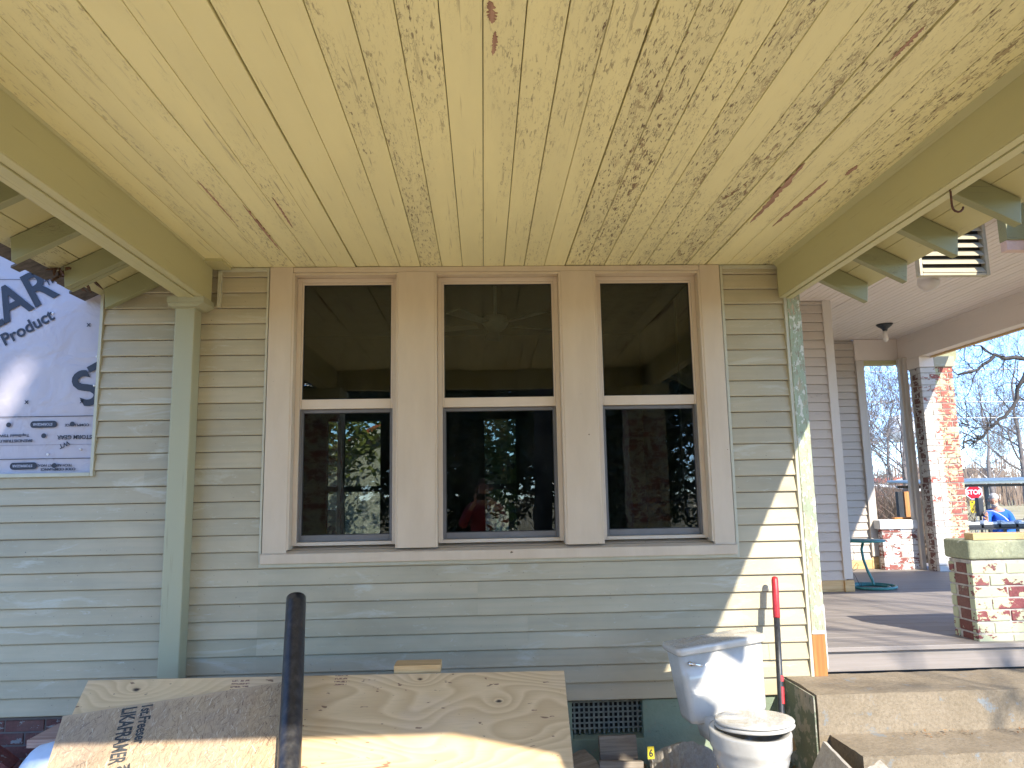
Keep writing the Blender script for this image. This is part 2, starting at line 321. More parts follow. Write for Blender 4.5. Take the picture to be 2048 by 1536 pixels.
# ------------------------------------------------------------------ mesh helpers
class MB:
    def __init__(s): s.v = []; s.f = []; s.c = []; s.mi = []
    def face(s, idx, c=None, mi=0): s.f.append(idx); s.c.append(random.random() if c is None else c); s.mi.append(mi)
    def poly(s, pts, c=None, mi=0):
        b = len(s.v); s.v += [tuple(p) for p in pts]; s.face(list(range(b, b+len(pts))), c, mi)
    def hexa(s, p, c=None, mi=0):
        """8 corners: bottom ring 0-3, top ring 4-7"""
        if c is None: c = random.random()
        b = len(s.v); s.v += [tuple(q) for q in p]
        for q in ((3, 2, 1, 0), (4, 5, 6, 7), (0, 1, 5, 4), (1, 2, 6, 5), (2, 3, 7, 6), (3, 0, 4, 7)): s.face([b+i for i in q], c, mi)
    def box(s, x0, x1, y0, y1, z0, z1, c=None, mi=0, rot=None, at=None):
        p = [(x0, y0, z0), (x1, y0, z0), (x1, y1, z0), (x0, y1, z0), (x0, y0, z1), (x1, y0, z1), (x1, y1, z1), (x0, y1, z1)]
        if rot is not None: p = [tuple(rot @ Vector(q) + Vector(at or (0, 0, 0))) for q in p]
        s.hexa(p, c, mi)
    def prism(s, pts, axis, a, b, c=None, mi=0):
        """2-D polygon extruded along axis ('y': pts are (x,z); 'x': (y,z); 'z': (x,y))"""
        if c is None: c = random.random()
        def P(p, t): return {'y': (p[0], t, p[1]), 'x': (t, p[0], p[1]), 'z': (p[0], p[1], t)}[axis]
        n = len(pts); o = len(s.v); s.v += [P(p, a) for p in pts] + [P(p, b) for p in pts]
        s.face(list(range(o, o+n)), c, mi); s.face(list(range(o+2*n-1, o+n-1, -1)), c, mi)
        for i in range(n): j = (i+1) % n; s.face([o+j, o+i, o+n+i, o+n+j], c, mi)
    def tube(s, pts, rad, n=10, c=None, cap=True, mi=0):
        if c is None: c = random.random()
        pts = [Vector(p) for p in pts]; o = len(s.v); N = len(pts)
        if not hasattr(rad, '__len__'): rad = [rad]*N
        d0 = (pts[1]-pts[0]).normalized(); a = d0.orthogonal().normalized()
        for i, p in enumerate(pts):
            d = (pts[min(i+1, N-1)]-pts[max(i-1, 0)]).normalized()
            a = (a - d*a.dot(d)); a = a.normalized() if a.length > 1e-6 else d.orthogonal().normalized(); b = d.cross(a)
            for k in range(n):
                t = 2*math.pi*k/n; s.v.append(tuple(p + (a*math.cos(t)+b*math.sin(t))*rad[i]))
        for i in range(N-1):
            for k in range(n):
                q = o+i*n; s.face([q+k, q+(k+1) % n, q+n+(k+1) % n, q+n+k], c, mi)
        if cap: s.face([o+n-1-k for k in range(n)], c, mi); s.face([o+(N-1)*n+k for k in range(n)], c, mi)
    def rings(s, rings, c=None, cap=True, mi=0):
        """loft through closed rings of equal count"""
        if c is None: c = random.random()
        o = len(s.v); n = len(rings[0])
        for r in rings: s.v += [tuple(p) for p in r]
        for i in range(len(rings)-1):
            for k in range(n): q = o+i*n; s.face([q+k, q+(k+1) % n, q+n+(k+1) % n, q+n+k], c, mi)
        if cap: s.face([o+n-1-k for k in range(n)], c, mi); s.face([o+(len(rings)-1)*n+k for k in range(n)], c, mi)
    def lathe(s, prof, cx=0, cy=0, n=32, c=None, mi=0, sx=1, sy=1):
        s.rings([[(cx+r*sx*math.cos(2*math.pi*k/n), cy+r*sy*math.sin(2*math.pi*k/n), z) for k in range(n)] for r, z in prof], c, True, mi)
    def ball(s, c0, r, n=14, c=None, mi=0, sz=1):
        s.rings([[(c0[0]+r*math.sin(t)*math.cos(2*math.pi*k/n), c0[1]+r*math.sin(t)*math.sin(2*math.pi*k/n), c0[2]-r*sz*math.cos(t)) for k in range(n)]
                 for t in [max(.02, min(math.pi-.02, math.pi*i/(n//2+1))) for i in range(n//2+2)]], c, True, mi)
    def build(s, name, mats, parent=None, origin=None, smooth=False, bevel=0.0, seg=2, sub=0):
        me = bpy.data.meshes.new(name)
        org = Vector(origin) if origin else Vector((0, 0, 0))
        if parent is not None: org = WL[parent.name]
        if org.length: v = [(a-org.x, b-org.y, c-org.z) for a, b, c in s.v]
        else: v = s.v
        me.from_pydata(v, [], s.f)
        if not isinstance(mats, (list, tuple)): mats = [mats]
        for m in mats: me.materials.append(m)
        ca = me.color_attributes.new('rnd', 'FLOAT_COLOR', 'CORNER')
        buf = []
        for fc, c in zip(s.f, s.c): buf += [c, c, c, 1.0]*len(fc)
        ca.data.foreach_set('color', buf)
        me.polygons.foreach_set('material_index', s.mi)
        if smooth: me.polygons.foreach_set('use_smooth', [True]*len(s.f))
        me.update()
        o = bpy.data.objects.new(name, me); COL.objects.link(o)
        if parent is not None: o.parent = parent; WL[o.name] = org
        else: o.location = org; WL[o.name] = org
        if bevel:
            b = o.modifiers.new('bevel', 'BEVEL'); b.width = bevel; b.segments = seg; b.limit_method = 'ANGLE'; b.angle_limit = R(35)
        if sub:
            b = o.modifiers.new('sub', 'SUBSURF'); b.levels = sub; b.render_levels = sub
        if smooth and bevel == 0 and sub == 0:
            pass
        return o
WL = {}
def thing(name, label, cat, loc=(0, 0, 0), group=None):
    o = bpy.data.objects.new(name, None); COL.objects.link(o); o.location = loc; o.empty_display_size = .1
    WL[o.name] = Vector(loc); return tag(o, label, cat, group)
def tag(o, label=None, cat=None, group=None, kind=None):
    if label: o['label'] = label
    if cat: o['category'] = cat
    if group: o['group'] = group
    if kind: o['kind'] = kind
    return o
def copy_tree(o, parent=None):
    c = o.copy(); COL.objects.link(c); c.parent = parent; WL[c.name] = WL.get(o.name, Vector())
    for ch in list(o.children): copy_tree(ch, c)
    return c
def text_mesh(body, size, extrude=.0006, align='LEFT', bold=.022):
    cu = bpy.data.curves.new('txt', 'FONT'); cu.body = body; cu.size = size; cu.extrude = extrude; cu.align_x = align; cu.resolution_u = 4; cu.offset = size*bold
    to = bpy.data.objects.new('txt', cu); COL.objects.link(to)
    bpy.context.view_layer.update()
    me = bpy.data.meshes.new_from_object(to.evaluated_get(bpy.context.evaluated_depsgraph_get()))
    bpy.data.objects.remove(to); return me
def text_obj(name, items, mat, parent):
    """items: (string, size, 4x4 world matrix, shear); all joined into ONE mesh"""
    mb = MB()
    for body, size, mx, offs in items:
        me = text_mesh(body, size); b = len(mb.v)
        for v in me.vertices:
            p = v.co.copy(); p.x *= offs[0]; p.y *= offs[1]
            mb.v.append(tuple(mx @ p))
        for p in me.polygons: mb.face([b+i for i in p.vertices])
        bpy.data.meshes.remove(me)
    return mb.build(name, mat, parent)

W = 4.35; ZC = 2.964; ZD = .71

def gz(x, y):
    """height of the ground"""
    d = max(0.0, math.hypot(x, y)-7)
    z = -min(1.0, d*.035)
    z += .10*max(0, min(1, (y-2.6)/.9)) * max(0, min(1, (4.6-y)/.2)) * (1 if -3.4 < x < 1.7 else 0)
    return z + .012*mnoise.noise(Vector((x*2.3, y*2.3, 0)))

# ================================================================== GROUND, ROAD
def grid(x0, x1, nx, y0, y1, ny, fz):
    mb = MB()
    for j in range(ny+1):
        for i in range(nx+1):
            x = x0+(x1-x0)*i/nx; y = y0+(y1-y0)*j/ny; mb.v.append((x, y, fz(x, y)))
    for j in range(ny):
        for i in range(nx): a = j*(nx+1)+i; mb.face([a, a+1, a+nx+2, a+nx+1], .5)
    return mb
g0 = MB()
def cspace(a, b, n, p=3): return [(a+b)/2+(b-a)/2*math.copysign(abs(t)**p, t) for t in [2*i/n-1 for i in range(n+1)]]
xs = cspace(-1200, 1200, 150, 4); ys = cspace(-1200, 1206, 150, 4)
for y in ys:
    for x in xs: g0.v.append((x, y, gz(x, y)))
for j in range(150):
    for i in range(150): a = j*151+i; g0.face([a, a+1, a+152, a+151], .5)
tag(g0.build('ground', M_ground, smooth=True), kind='structure')
rd = grid(-120, 120, 60, 19, 25.5, 2, lambda x, y: gz(x, y)+.03)
tag(rd.build('road', M_asphalt), kind='structure')

# ================================================================== THE COTTAGE
house = thing('cottage', 'pale green lap-sided cottage with a tan-trimmed row of three windows', 'house', (0, W, 0))
def courses(mb, x0, x1, z0, z1, y=W, pitch=.0938, zb=.469, seams=(), proud=.020, dirx=1):
    k0 = math.floor((z0-zb)/pitch+1e-6); k = k0
    while zb+k*pitch < z1-1e-4:
        a = zb+k*pitch; b = a+pitch
        lo = max(a, z0); hi = min(b-.0035, z1)
        def yo(z): return y-proud*(1-(z-a)/pitch*.78)
        cuts = [x0]+sorted(sx for sk, sx in seams if sk == k and x0 < sx < x1)+[x1]
        for i in range(len(cuts)-1):
            u, v = cuts[i], cuts[i+1]; e = -.0022*(i % 2); c = random.random()
            if i > 0: u -= .02
            p0 = yo(lo)+e; p1 = yo(hi)+e; lip = .004 if lo == a else 0
            pts = [(p0, lo+lip), (p1, hi), (y+.012, hi), (y+.012, lo)] if not lip else [(p0, lo+lip), (p1, hi), (y+.012, hi), (y+.012, lo), (p0+.0025, lo)]
            mb.prism([(q[0], q[1]) for q in pts], 'x', u, v, c)
        k += 1
sid = MB()
rs = random.Random(3)
seamsB = [(5, -.02), (6, -.02), (4, .26), (3, .26), (1, -.7), (2, 1.62), (1, -2.2), (9, -2.35), (13, -1.9)]
courses(sid, -6.0, -1.262, .469, 1.765, seams=seamsB)
courses(sid, -2.198, -1.262, 1.765, 3.1, seams=seamsB)
courses(sid, -1.262, 1.462, .469, 1.232, seams=seamsB)
courses(sid, 1.462, 1.826, .469, 2.95, seams=seamsB)
sid.build('lap_siding', M_siding, house)
# frame wall behind the siding, with three openings
OPEN = [(-1.11, -.49), (-.275, .476), (.675, 1.32)]; ZS, ZH = 1.315, 2.925
bw = MB(); y0, y1 = W+.013, W+.14
bw.box(-6, -1.11, y0, y1, .46, 3.9); bw.box(1.32, 1.92, y0, y1, .46, 3.9); bw.box(-1.11, 1.32, y0, y1, .46, ZS); bw.box(-1.11, 1.32, y0, y1, ZH, 3.9)
bw.box(-.49, -.275, y0, y1, ZS, ZH); bw.box(.476, .675, y0, y1, ZS, ZH)
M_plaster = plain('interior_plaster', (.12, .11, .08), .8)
bw.build('wall_frame', M_plaster, house)
# tan casing
cs = MB(); ya, yb = 4.318, 4.352
cs.box(-1.244, -1.11, ya, yb, 1.292, 2.962); cs.box(-.49, -.275, ya, yb, 1.318, 2.928); cs.box(.476, .675, ya, yb, 1.318, 2.928); cs.box(1.32, 1.441, ya, yb, 1.292, 2.962)
cs.box(-1.109, 1.319, ya+.003, yb, 2.929, 2.961)
cs.build('window_casing', M_casing, house, bevel=.0025)
jb = MB()
for a, b in OPEN:
    jb.box(a-.002, a+.012, ya+.004, 4.46, 1.319, 2.926); jb.box(b-.012, b+.002, ya+.004, 4.46, 1.319, 2.926); jb.box(a+.013, b-.013, ya+.006, 4.46, 2.912, 2.927)
jb.build('window_jamb', M_casing, house, bevel=.001)
sl = MB(); sl.prism([(4.300, 1.246), (4.300, 1.296), (4.303, 1.30), (4.46, 1.334), (4.46, 1.31), (4.352, 1.246)], 'x', -1.249, 1.445)
sl.build('window_sill', M_casing, house, bevel=.0025)
ch = MB()
ch.box(-1.263, -1.2495, 4.326, 4.36, 1.226, 2.96); ch.box(1.446, 1.463, 4.326, 4.36, 1.226, 2.96)
ch.box(-1.2485, -.30, 4.321, 4.36, 1.226, 1.2445); ch.box(-.312, 1.4455, 4.325, 4.36, 1.228, 1.2445)
ch.box(1.464, 1.80, 4.326, 4.36, 2.938, 2.96); ch.box(-1.55, -1.264, 4.326, 4.36, 2.938, 2.96)
ch.box(1.826, 1.845, 4.322, 4.37, .462, 2.96)
ch.box(-1.545, -1.525, 4.310, 4.36, 2.72, 2.937)
ch.box(-2.217, -2.199, 4.322, 4.36, 1.75, 3.05); ch.box(-4.2, -2.218, 4.322, 4.36, 1.75, 1.772)
ch.build('siding_channel', M_trim, house, bevel=.0015)
# windows
def window(a, b, wlabel):
    r = MB(); yA, yB = 4.388, 4.452; t = .026
    r.box(a+.0125, a+.0125+t, yA, yB, 1.336, 2.911); r.box(b-.0125-t, b-.0125, yA, yB, 1.336, 2.911)
    r.box(a+.0126+t, b-.0126-t, yA, yB, 2.911-t, 2.911); r.box(a+.0126+t, b-.0126-t, yA, yB, 1.336, 1.336+t*.75)
    fr = r.build('window', M_vinyl, house, bevel=.002); fr['label'] = wlabel
    A, B = a+.0125+t, b-.0125-t
    def sash(z0, z1, y, s, bot, m, nm):
        q = MB(); q.box(A+.001, A+s, y, y+.026, z0, z1); q.box(B-s, B-.001, y, y+.026, z0, z1)
        q.box(A+s+.0005, B-s-.0005, y, y+.026, z1-s*1.1, z1); q.box(A+s+.0005, B-s-.0005, y, y+.026, z0, z0+bot); q.build(nm, m, fr, bevel=.0015)
        g = MB(); g.box(A+s-.004, B-s+.004, y+.011, y+.0135, z0+bot-.004, z1-s*1.1+.004); p = g.build('pane', M_glass, fr)
        k = MB(); e = .004
        k.box(A+s, A+s+e, y+.004, y+.0105, z0+bot, z1-s*1.1); k.box(B-s-e, B-s, y+.004, y+.0105, z0+bot, z1-s*1.1)
        k.box(A+s+e, B-s-e, y+.004, y+.0105, z1-s*1.1-e, z1-s*1.1); k.box(A+s+e, B-s-e, y+.004, y+.0105, z0+bot, z0+bot+e); k.build('glazing_bead', M_gasket, fr)
    sash(2.122, 2.884, 4.393, .012, .056, M_vinyl, 'upper_sash')
    sash(1.3565, 2.121, 4.422, .018, .036, M_track, 'lower_sash')
    for u, v in ((A+.001, A+.010), (B-.010, B-.001)): tr = MB(); tr.box(u, v, 4.402, 4.420, 1.3605, 2.120); tr.build('sash_track', M_track, fr)
window(*OPEN[0], 'leftmost tan vinyl sash window'); window(*OPEN[1], 'wide middle tan vinyl sash window'); window(*OPEN[2], 'rightmost tan vinyl sash window')
# foundation: painted block wall with a grille, dark brick at the left
fo = MB(); vx0, vx1, vz0, vz1 = .475, .872, .285, .462
fy0, fy1 = W+.004, W+.20
fo.box(-1.1, vx0, fy0, fy1, -.3, .459); fo.box(vx1, 1.9, fy0, fy1, -.3, .459); fo.box(vx0, vx1, fy0, fy1, -.3, vz0-.03)
fo.prism([(fy0+.001, vz0-.03), (fy0+.001, vz0-.028), (fy1, vz0), (fy1, vz0-.03)], 'x', vx0, vx1)
fo.build('foundation', M_found, house)
dk = MB(); dk.box(vx0, vx1, fy0+.13, fy0+.15, vz0-.02, vz1); dk.build('crawl_dark', M_gasket, house)  # black sheet stands in for the dark behind the grille
M_grille = plain('grille_paint', (.22, .24, .20), .7, var=.25, sc=40)
vg = MB(); n = 13
for i in range(n+1):
    x = vx0+.02+(vx1-vx0-.04)*i/n; vg.box(x-.005, x+.005, fy0+.052, fy0+.062, vz0-.01, vz1)
for j in range(6):
    z = vz0+.018+.028*j; vg.box(vx0, vx1, fy0+.049, fy0+.0515, z-.0045, z+.0045)
vg.build('foundation_vent', M_grille, house)
def brickwall(mb, mo, x0, x1, z0, z1, y, th=.1, face='y', L=.203, H=.058, J=.0095, jit=.002, mr=.006, c0=0):
    """bricks as single boxes; face 'y': wall runs along x with its face at y; face 'x': runs along y with face at x=y"""
    k = c0; z = z0
    while z < z1-.01:
        h = min(H, z1-z); s = x0-(L+J)/2*(k % 2)
        while s < x1:
            a = max(s, x0); b = min(s+L, x1)
            if b-a > .02:
                d = random.uniform(-jit, jit)
                if face == 'y': mb.box(a, b, y+d, y+th, z, z+h)
                else: mb.box(y+d if th > 0 else y+th, y+th if th > 0 else y-d, a, b, z, z+h)
            s += L+J
        z += H+J; k += 1
    if face == 'y': mo.box(x0+.002, x1-.002, y+mr, y+th+.005, z0-J, z1)
M_brickd = brick_mat('foundation_brick', (.13, .035, .032), (.26, .27, .27), .2)
b1 = MB(); m1 = MB(); brickwall(b1, m1, -6, -1.102, -.02, .455, W+.02, .09)
b1.build('brick_course', M_brickd, house, bevel=.003); m1.build('mortar_bed', plain('dark_mortar', (.17, .15, .14), .9), house)
# corner board at the right end, with the new wood let in at its foot
cb = MB(); cb.box(1.8455, 1.925, 4.318, 4.40, .80, 2.99); cb.box(1.895, 1.9247, 4.4005, 4.52, .72, 3.1); cb.build('corner_board', M_corner, house, bevel=.004)
cp = MB(); cp.box(1.8455, 1.922, 4.322, 4.40, .562, .7985); cp.build('corner_patch', M_orange, house, bevel=.003)
ck = MB(); ck.box(1.847, 1.921, 4.3165, 4.33, .792, .812); ck.box(1.9255, 1.9335, 4.33, 4.36, .60, .95); ck.build('white_filler', plain('filler', (.75, .75, .72), .6), house, bevel=.003)
# house wrap
wp = grid(-4.2, -2.205, 60, 0, 1.6, 40, lambda x, y: 0)
wp.v = [(x, W+.006+.004*mnoise.noise(Vector((x*2.2, y*2, 0)))+.003*mnoise.noise(Vector((x*6+y*5, y*2, 3))), 1.765+y) for x, y, z in wp.v]
wrap = wp.build('house_wrap', M_wrap, house, smooth=True); wrap['label'] = 'grey house wrap sheet with black printing'
Y2 = W-.0015
def wallm(x, z, ang, flip=False):
    a = R(ang); X = Vector((math.cos(a), 0, math.sin(a))); Yv = Vector((-math.sin(a), 0, math.cos(a))); Z = Vector((0, -1, 0))
    m = Matrix((X, Yv, Z)).transposed().to_4x4(); m.translation = Vector((x, Y2, z)); return m
items = []
items += [('STORMGEAR', .262, wallm(-3.79, 2.055, 30), (1.0, 1.12)), ('TM', .05, wallm(-2.545, 2.865, 30), (1, 1)),
          ('A TopShield® Product', .098, wallm(-3.27, 2.215, 30), (1.0, 1.05)), ('STORM', .262, wallm(-2.285, 2.14, 30), (1.0, 1.12))]
for i in range(7):
    x = -2.29-.62*i
    items += [('STORM GEAR', .032, wallm(x+.06, 1.985, 180), (1.0, 1)), ('TopShield TSWrap', .021, wallm(x-.29, 1.995, 180), (1.25, 1)), ('BRENDISTRIBUTION.COM', .022, wallm(x-.27, 1.965, 180), (1.2, 1)),
              ('TX DEPT. OF INS', .024, wallm(x-.50, 2.022, 180), (1.1, 1)), ('FLORIDA APPROVED', .024, wallm(x-.47, 2.048, 180), (1.1, 1)), ('COMPLIANCE', .02, wallm(x+.04, 2.05, 180), (1.1, 1)),
              ('CODE COMPLIANCE', .019, wallm(x-.02, 1.80, 180), (1.1, 1)), ('TECH REPORT NO.CCRR-0201', .019, wallm(x-.04, 1.822, 180), (1.1, 1))]
for (x, z) in ((-2.30, 2.62), (-2.31, 2.17), (-2.62, 2.17), (-2.93, 2.62)): items.append(('x', .04, wallm(x, z, 0), (1, 1)))
items.append(('WT', .036, wallm(-2.36, 1.955, 205), (1, 1)))
items += [('4 0126 SERIES', .03, wallm(-2.64, 2.93, 0), (1, 1)), ('1-1 CODE', .03, wallm(-2.62, 2.97, 0), (1, 1))]
wt = text_obj('wrap_print', items, M_wrapink, wrap)
ln = MB()
for z, h in ((2.093, .004), (1.932, .0012), (1.852, .004), (2.905, .003)): ln.box(-4.2, -2.219, Y2-.0004, Y2, z, z+h, .5)
for i in range(7):
    for (dx, z) in ((-.11, 2.05), (-.12, 1.815)):
        x = -2.52-.62*i; x = -2.505+dx*0-.62*i if z > 2 else -2.60-.62*i
        for seg in ((x-.055, x+.055),): ln.prism([(seg[0]+.02*math.cos(t), z+.02*math.sin(t)) if math.cos(t) < 0 else (seg[1]+.02*math.cos(t), z+.02*math.sin(t)) for t in [2*math.pi*k/20 for k in range(20)]], 'y', Y2-.0004, Y2, .5)
    for (x, z) in ((-2.345-.62*i, 2.05), (-2.50-.62*i, 1.985), (-2.70-.62*i, 2.05), (-2.43-.62*i, 1.815), (-2.78-.62*i, 1.815)):
        ln.prism([(x+.014*math.cos(t), z+.014*math.sin(t)) for t in [2*math.pi*k/14 for k in range(14)]], 'y', Y2-.0004, Y2, .5)
tag(ln.build('wrap_line', M_wrapink, wrap), kind='stuff')
wl = MB()
for i in range(7):
    x = -2.505-.62*i; m = [('STORMGEAR', .02, None)]
items2 = []
for i in range(7):
    m = wallm(-2.505+.05-.62*i, 2.057, 180); m.translation.y -= .0009; items2.append(('STORMGEAR', .020, m, (.95, 1)))
    m = wallm(-2.60+.05-.62*i, 1.822, 180); m.translation.y -= .0009; items2.append(('STORMGEAR', .020, m, (.95, 1)))
tag(text_obj('wrap_pill_print', items2, plain('wrap_pale_ink', (.4, .41, .48), .5), wrap), kind='stuff')
for (x, z) in ((-2.232, 2.44), (-2.236, 2.27), (-2.29, 1.905), (-2.47, 1.88), (-2.5, 2.7)): st = MB(); st.ball((x, W-.002, z), .007, 8); st.build('cap_nail', plain('cap_nail_white', (.8, .8, .8), .5), wrap, smooth=True)

# interior room
rm = MB(); RY = 8.3
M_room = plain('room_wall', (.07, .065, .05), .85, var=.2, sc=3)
FW = [(-1.72, -1.60), (-1.56, -1.10), (-1.0, -.93), (-.02, .40)]
zb0, zb1 = .95, 2.45
def strip(xa, xb): rm.box(xa, xb, RY, RY+.12, .46, 3.5)
edges = [-4.0]+[e for p in FW for e in p]+[1.9]
for i in range(0, len(edges), 2): strip(edges[i], edges[i+1])
for a, b in FW: rm.box(a, b, RY, RY+.12, .46, zb0); rm.box(a, b, RY, RY+.12, zb1, 3.5)
rm.box(-4.1, -4.0, W+.14, RY+.1, .46, 3.5); rm.box(1.80, 1.90, W+.14, RY+.1, .46, 3.9)
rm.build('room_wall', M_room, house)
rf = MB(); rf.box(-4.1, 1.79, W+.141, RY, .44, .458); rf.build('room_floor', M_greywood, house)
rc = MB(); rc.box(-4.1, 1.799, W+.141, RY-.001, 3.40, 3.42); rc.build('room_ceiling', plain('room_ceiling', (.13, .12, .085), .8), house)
rw = MB()
for a, b in FW: rw.box(a-.0, b+.0, RY+.03, RY+.06, (zb0+zb1)/2-.03, (zb0+zb1)/2+.03); 
for a, b in FW[1:2]+FW[3:]: rw.box(a, a+.035, RY+.03, RY+.06, zb0, zb1); rw.box(b-.035, b, RY+.031, RY+.061, zb0, zb1)
tag(rw.build('room_window_bar', M_room, house), kind='stuff')
M_dimmer = glass_mat('dimming_pane', (.42, .43, .40))  # added tinted panes that dim the yard seen through the room
for a, b in FW: rw = MB(); rw.box(a, b, RY+.07, RY+.072, zb0, zb1); rw.build('room_window_dimmer', M_dimmer, house)
# high transom lights in the room's side partition catch some light
fan = thing('ceiling_fan', 'white five-bladed ceiling fan seen through the middle window', 'ceiling fan', (.12, 6.3, 3.0))
q = MB(); q.tube([(.12, 6.3, 3.4), (.12, 6.3, 3.12)], .014, 8); q.build('downrod', plain('fan_white', (.35, .33, .27), .4), fan)
q = MB(); q.lathe([(.02, 3.15), (.10, 3.13), (.115, 3.07), (.09, 3.03), (.05, 3.0), (.01, 2.99)], .12, 6.3, 20); q.build('motor', MM['fan_white'], fan, smooth=True)
for k in range(5):
    a = k*2*math.pi/5+.35; d = Vector((math.cos(a), math.sin(a), 0)); s = Vector((-math.sin(a), math.cos(a), .15))
    q = MB(); c0 = Vector((.12, 6.3, 3.05)); p = [c0+d*.16-s*.04, c0+d*.62-s*.07, c0+d*.62+s*.07, c0+d*.16+s*.04]; u = Vector((0, 0, .008))
    q.hexa([*p, *[x+u for x in p]]); q.build('fan_blade', MM['fan_white'], fan, bevel=.003)

# upper wall, roof of the house
up_ = MB(); up_.box(-6, 1.92, W+.014, W+.14, 3.901, 4.6); up_.build('upper_wall', M_siding, house)
sw = MB(); courses(sw, -9, -6.005, .469, 3.0); 
hr = MB(); hr.prism([(W-.05, 4.55), (8.5, 6.2), (13, 4.55), (13, 4.45), (8.5, 6.1), (W-.05, 4.45)], 'x', -6.2, 5.8); hr.build('roof', M_shingle, house)

# white walls round the side porch
ww = MB()
def courses_w(mb, x0, x1, z0, z1, y, pitch=.083): courses(mb, x0, x1, z0, z1, y, pitch=pitch, zb=ZD+.10, proud=.021)
courses_w(ww, 1.93, 3.18, ZD+.10, 3.33, 6.65)
ww.build('white_siding', M_white, house); ww = MB()
courses_w(ww, 3.22, 4.36, ZD+.10, 3.31, 8.47)
ww.build('white_siding', M_white, house)
wb = MB(); wb.box(1.80, 3.19, 6.664, 6.74, ZD, 3.4); wb.box(3.12, 4.36, 8.484, 8.56, ZD, 3.4); wb.box(1.901, 1.925, 4.521, 6.66, .4, 3.9); wb.box(3.19, 3.215, 6.70, 8.48, ZD, 3.4); wb.box(1.9, 3.19, 6.67, 6.76, 3.401, 4.5)
wb.build('white_wall_frame', M_whitev, house)
wc = MB(); wc.box(3.155, 3.235, 6.62, 6.70, ZD+.11, 3.335); wc.build('white_corner_board', M_whitev, house, bevel=.003)
for bx_ in ((1.94, 3.155, 6.632, 6.665, ZD+.002, ZD+.10), (3.155, 3.24, 6.615, 6.70, ZD+.002, ZD+.10), (3.24, 4.36, 8.45, 8.485, ZD+.002, ZD+.10), (4.36, 4.47, 8.445, 8.49, ZD+.002, ZD+.13)):
    wk = MB(); wk.box(*bx_); wk.build('new_skirt_board', M_pine, house, bevel=.002)

# ================================================================== FRONT PORCH
YF = .70
porch = thing('front_porch_roof', 'low gabled porch roof with a peeling yellow-green board ceiling over the windows', 'porch roof', (0, 2.5, ZC))
lines = [-1.574, -1.462, -1.350, -1.230, -1.098, -.977, -.852, -.742, -.606, -.482, -.36, -.233, -.11, .015, .139, .26, .381, .508, .627, .744, .878, .991, 1.119, 1.245, 1.362, 1.492, 1.616, 1.74, 1.80]
wide = {7: .0075, 9: .0035, 3: .003, 13: .003, 15: .0035, 17: .007, 24: .011, 20: .004, 22: .003, 5: .003}
cl = MB(); rr = random.Random(5)
for i in range(len(lines)-1):
    ga = wide.get(i, rr.choice([.0026, .0034, .0042])); gb = 0
    z = ZC + rr.uniform(-.0015, .0025)
    cl.box(lines[i]+ga/2, lines[i+1]-wide.get(i+1, .0024)/2, YF+.08, W+.008, z, z+.022)
cl.build('ceiling_board', M_ceil, porch, bevel=.0026)
# long spots where the ceiling paint has let go
rp_ = random.Random(17); M_bare_wood = wood_mat('bare_pinkish_wood', (.46, .28, .20), (.27, .15, .10), (1, .05, 1), 50)
for n_, (xa_, ya_, xb_, yb_) in enumerate([[1.37, 2.923, 1.384, 3.622] , [1.548, 3.1, 1.522, 3.674] , [-1.104, 3.358, -1.107, 4.015] , [-1.211, 3.09, -1.215, 3.594] , [0.032, 1.897, 0.042, 1.997] , [-0.945, 3.282, -0.951, 3.667] , [1.607, 2.948, 1.602, 3.048] , [1.332, 1.995, 1.325, 2.176] , [0.051, 2.032, 0.045, 2.159]]):
    N_ = 26; wmax = [.020, .016, .010, .007, .020, .006, .016, .012, .012][n_]; L_, R_ = [], []
    for i in range(N_+1):
        t = i/N_; e = math.sin(math.pi*min(1, max(0, t)))**.6*wmax; x = xa_+(xb_-xa_)*t; y = ya_+(yb_-ya_)*t
        L_.append((x-e*rp_.uniform(.1, .7), y)); R_.append((x+e*rp_.uniform(.2, 1.1), y))
    q = MB(); z_ = ZC-.0035
    for i in range(N_): q.hexa([(*L_[i], z_), (*L_[i+1], z_), (*R_[i+1], z_), (*R_[i], z_), (*L_[i], ZC+.004), (*L_[i+1], ZC+.004), (*R_[i+1], ZC+.004), (*R_[i], ZC+.004)], .5)
    q.build('bare_wood_patch', M_bare_wood, porch)
cbk = MB(); cbk.box(-1.58, 1.80, YF+.08, W+.012, ZC+.0265, ZC+.04); cbk.build('ceiling_backing', M_gasket, porch)
def beam(x0, x1, nm, grooves):
    b = MB(); b.box(x0, x1, YF+.08, 4.30, 2.75, 3.02)
    b.build(nm, M_beam, porch, bevel=.003)
    t = MB()
    for (a, c, dz) in grooves: t.box(a, c, YF+.081, 4.299, 2.75-dz, 2.7495)
    t.build('beam_strip', M_beam, porch, bevel=.0015)
beam(-1.712, -1.572, 'side_beam', [(-1.712, -1.665, .006), (-1.660, -1.622, .010), (-1.617, -1.574, .004)])
beam(1.787, 1.872, 'side_beam', [(1.789, 1.826, .005), (1.831, 1.871, .010)])
q = MB(); q.box(-1.80, 1.96, YF, YF+.0795, 2.75, 3.0); q.build('front_beam', M_beam, porch, bevel=.003)
q = MB(); q.prism([(1.02, 2.7495), (1.50, 2.60), (1.50, 2.7495)], 'y', YF+.005, YF+.07); q.build('shadow_gusset', M_beam, porch)  # unseen gusset, added to slant the beam's shadow on the plywood
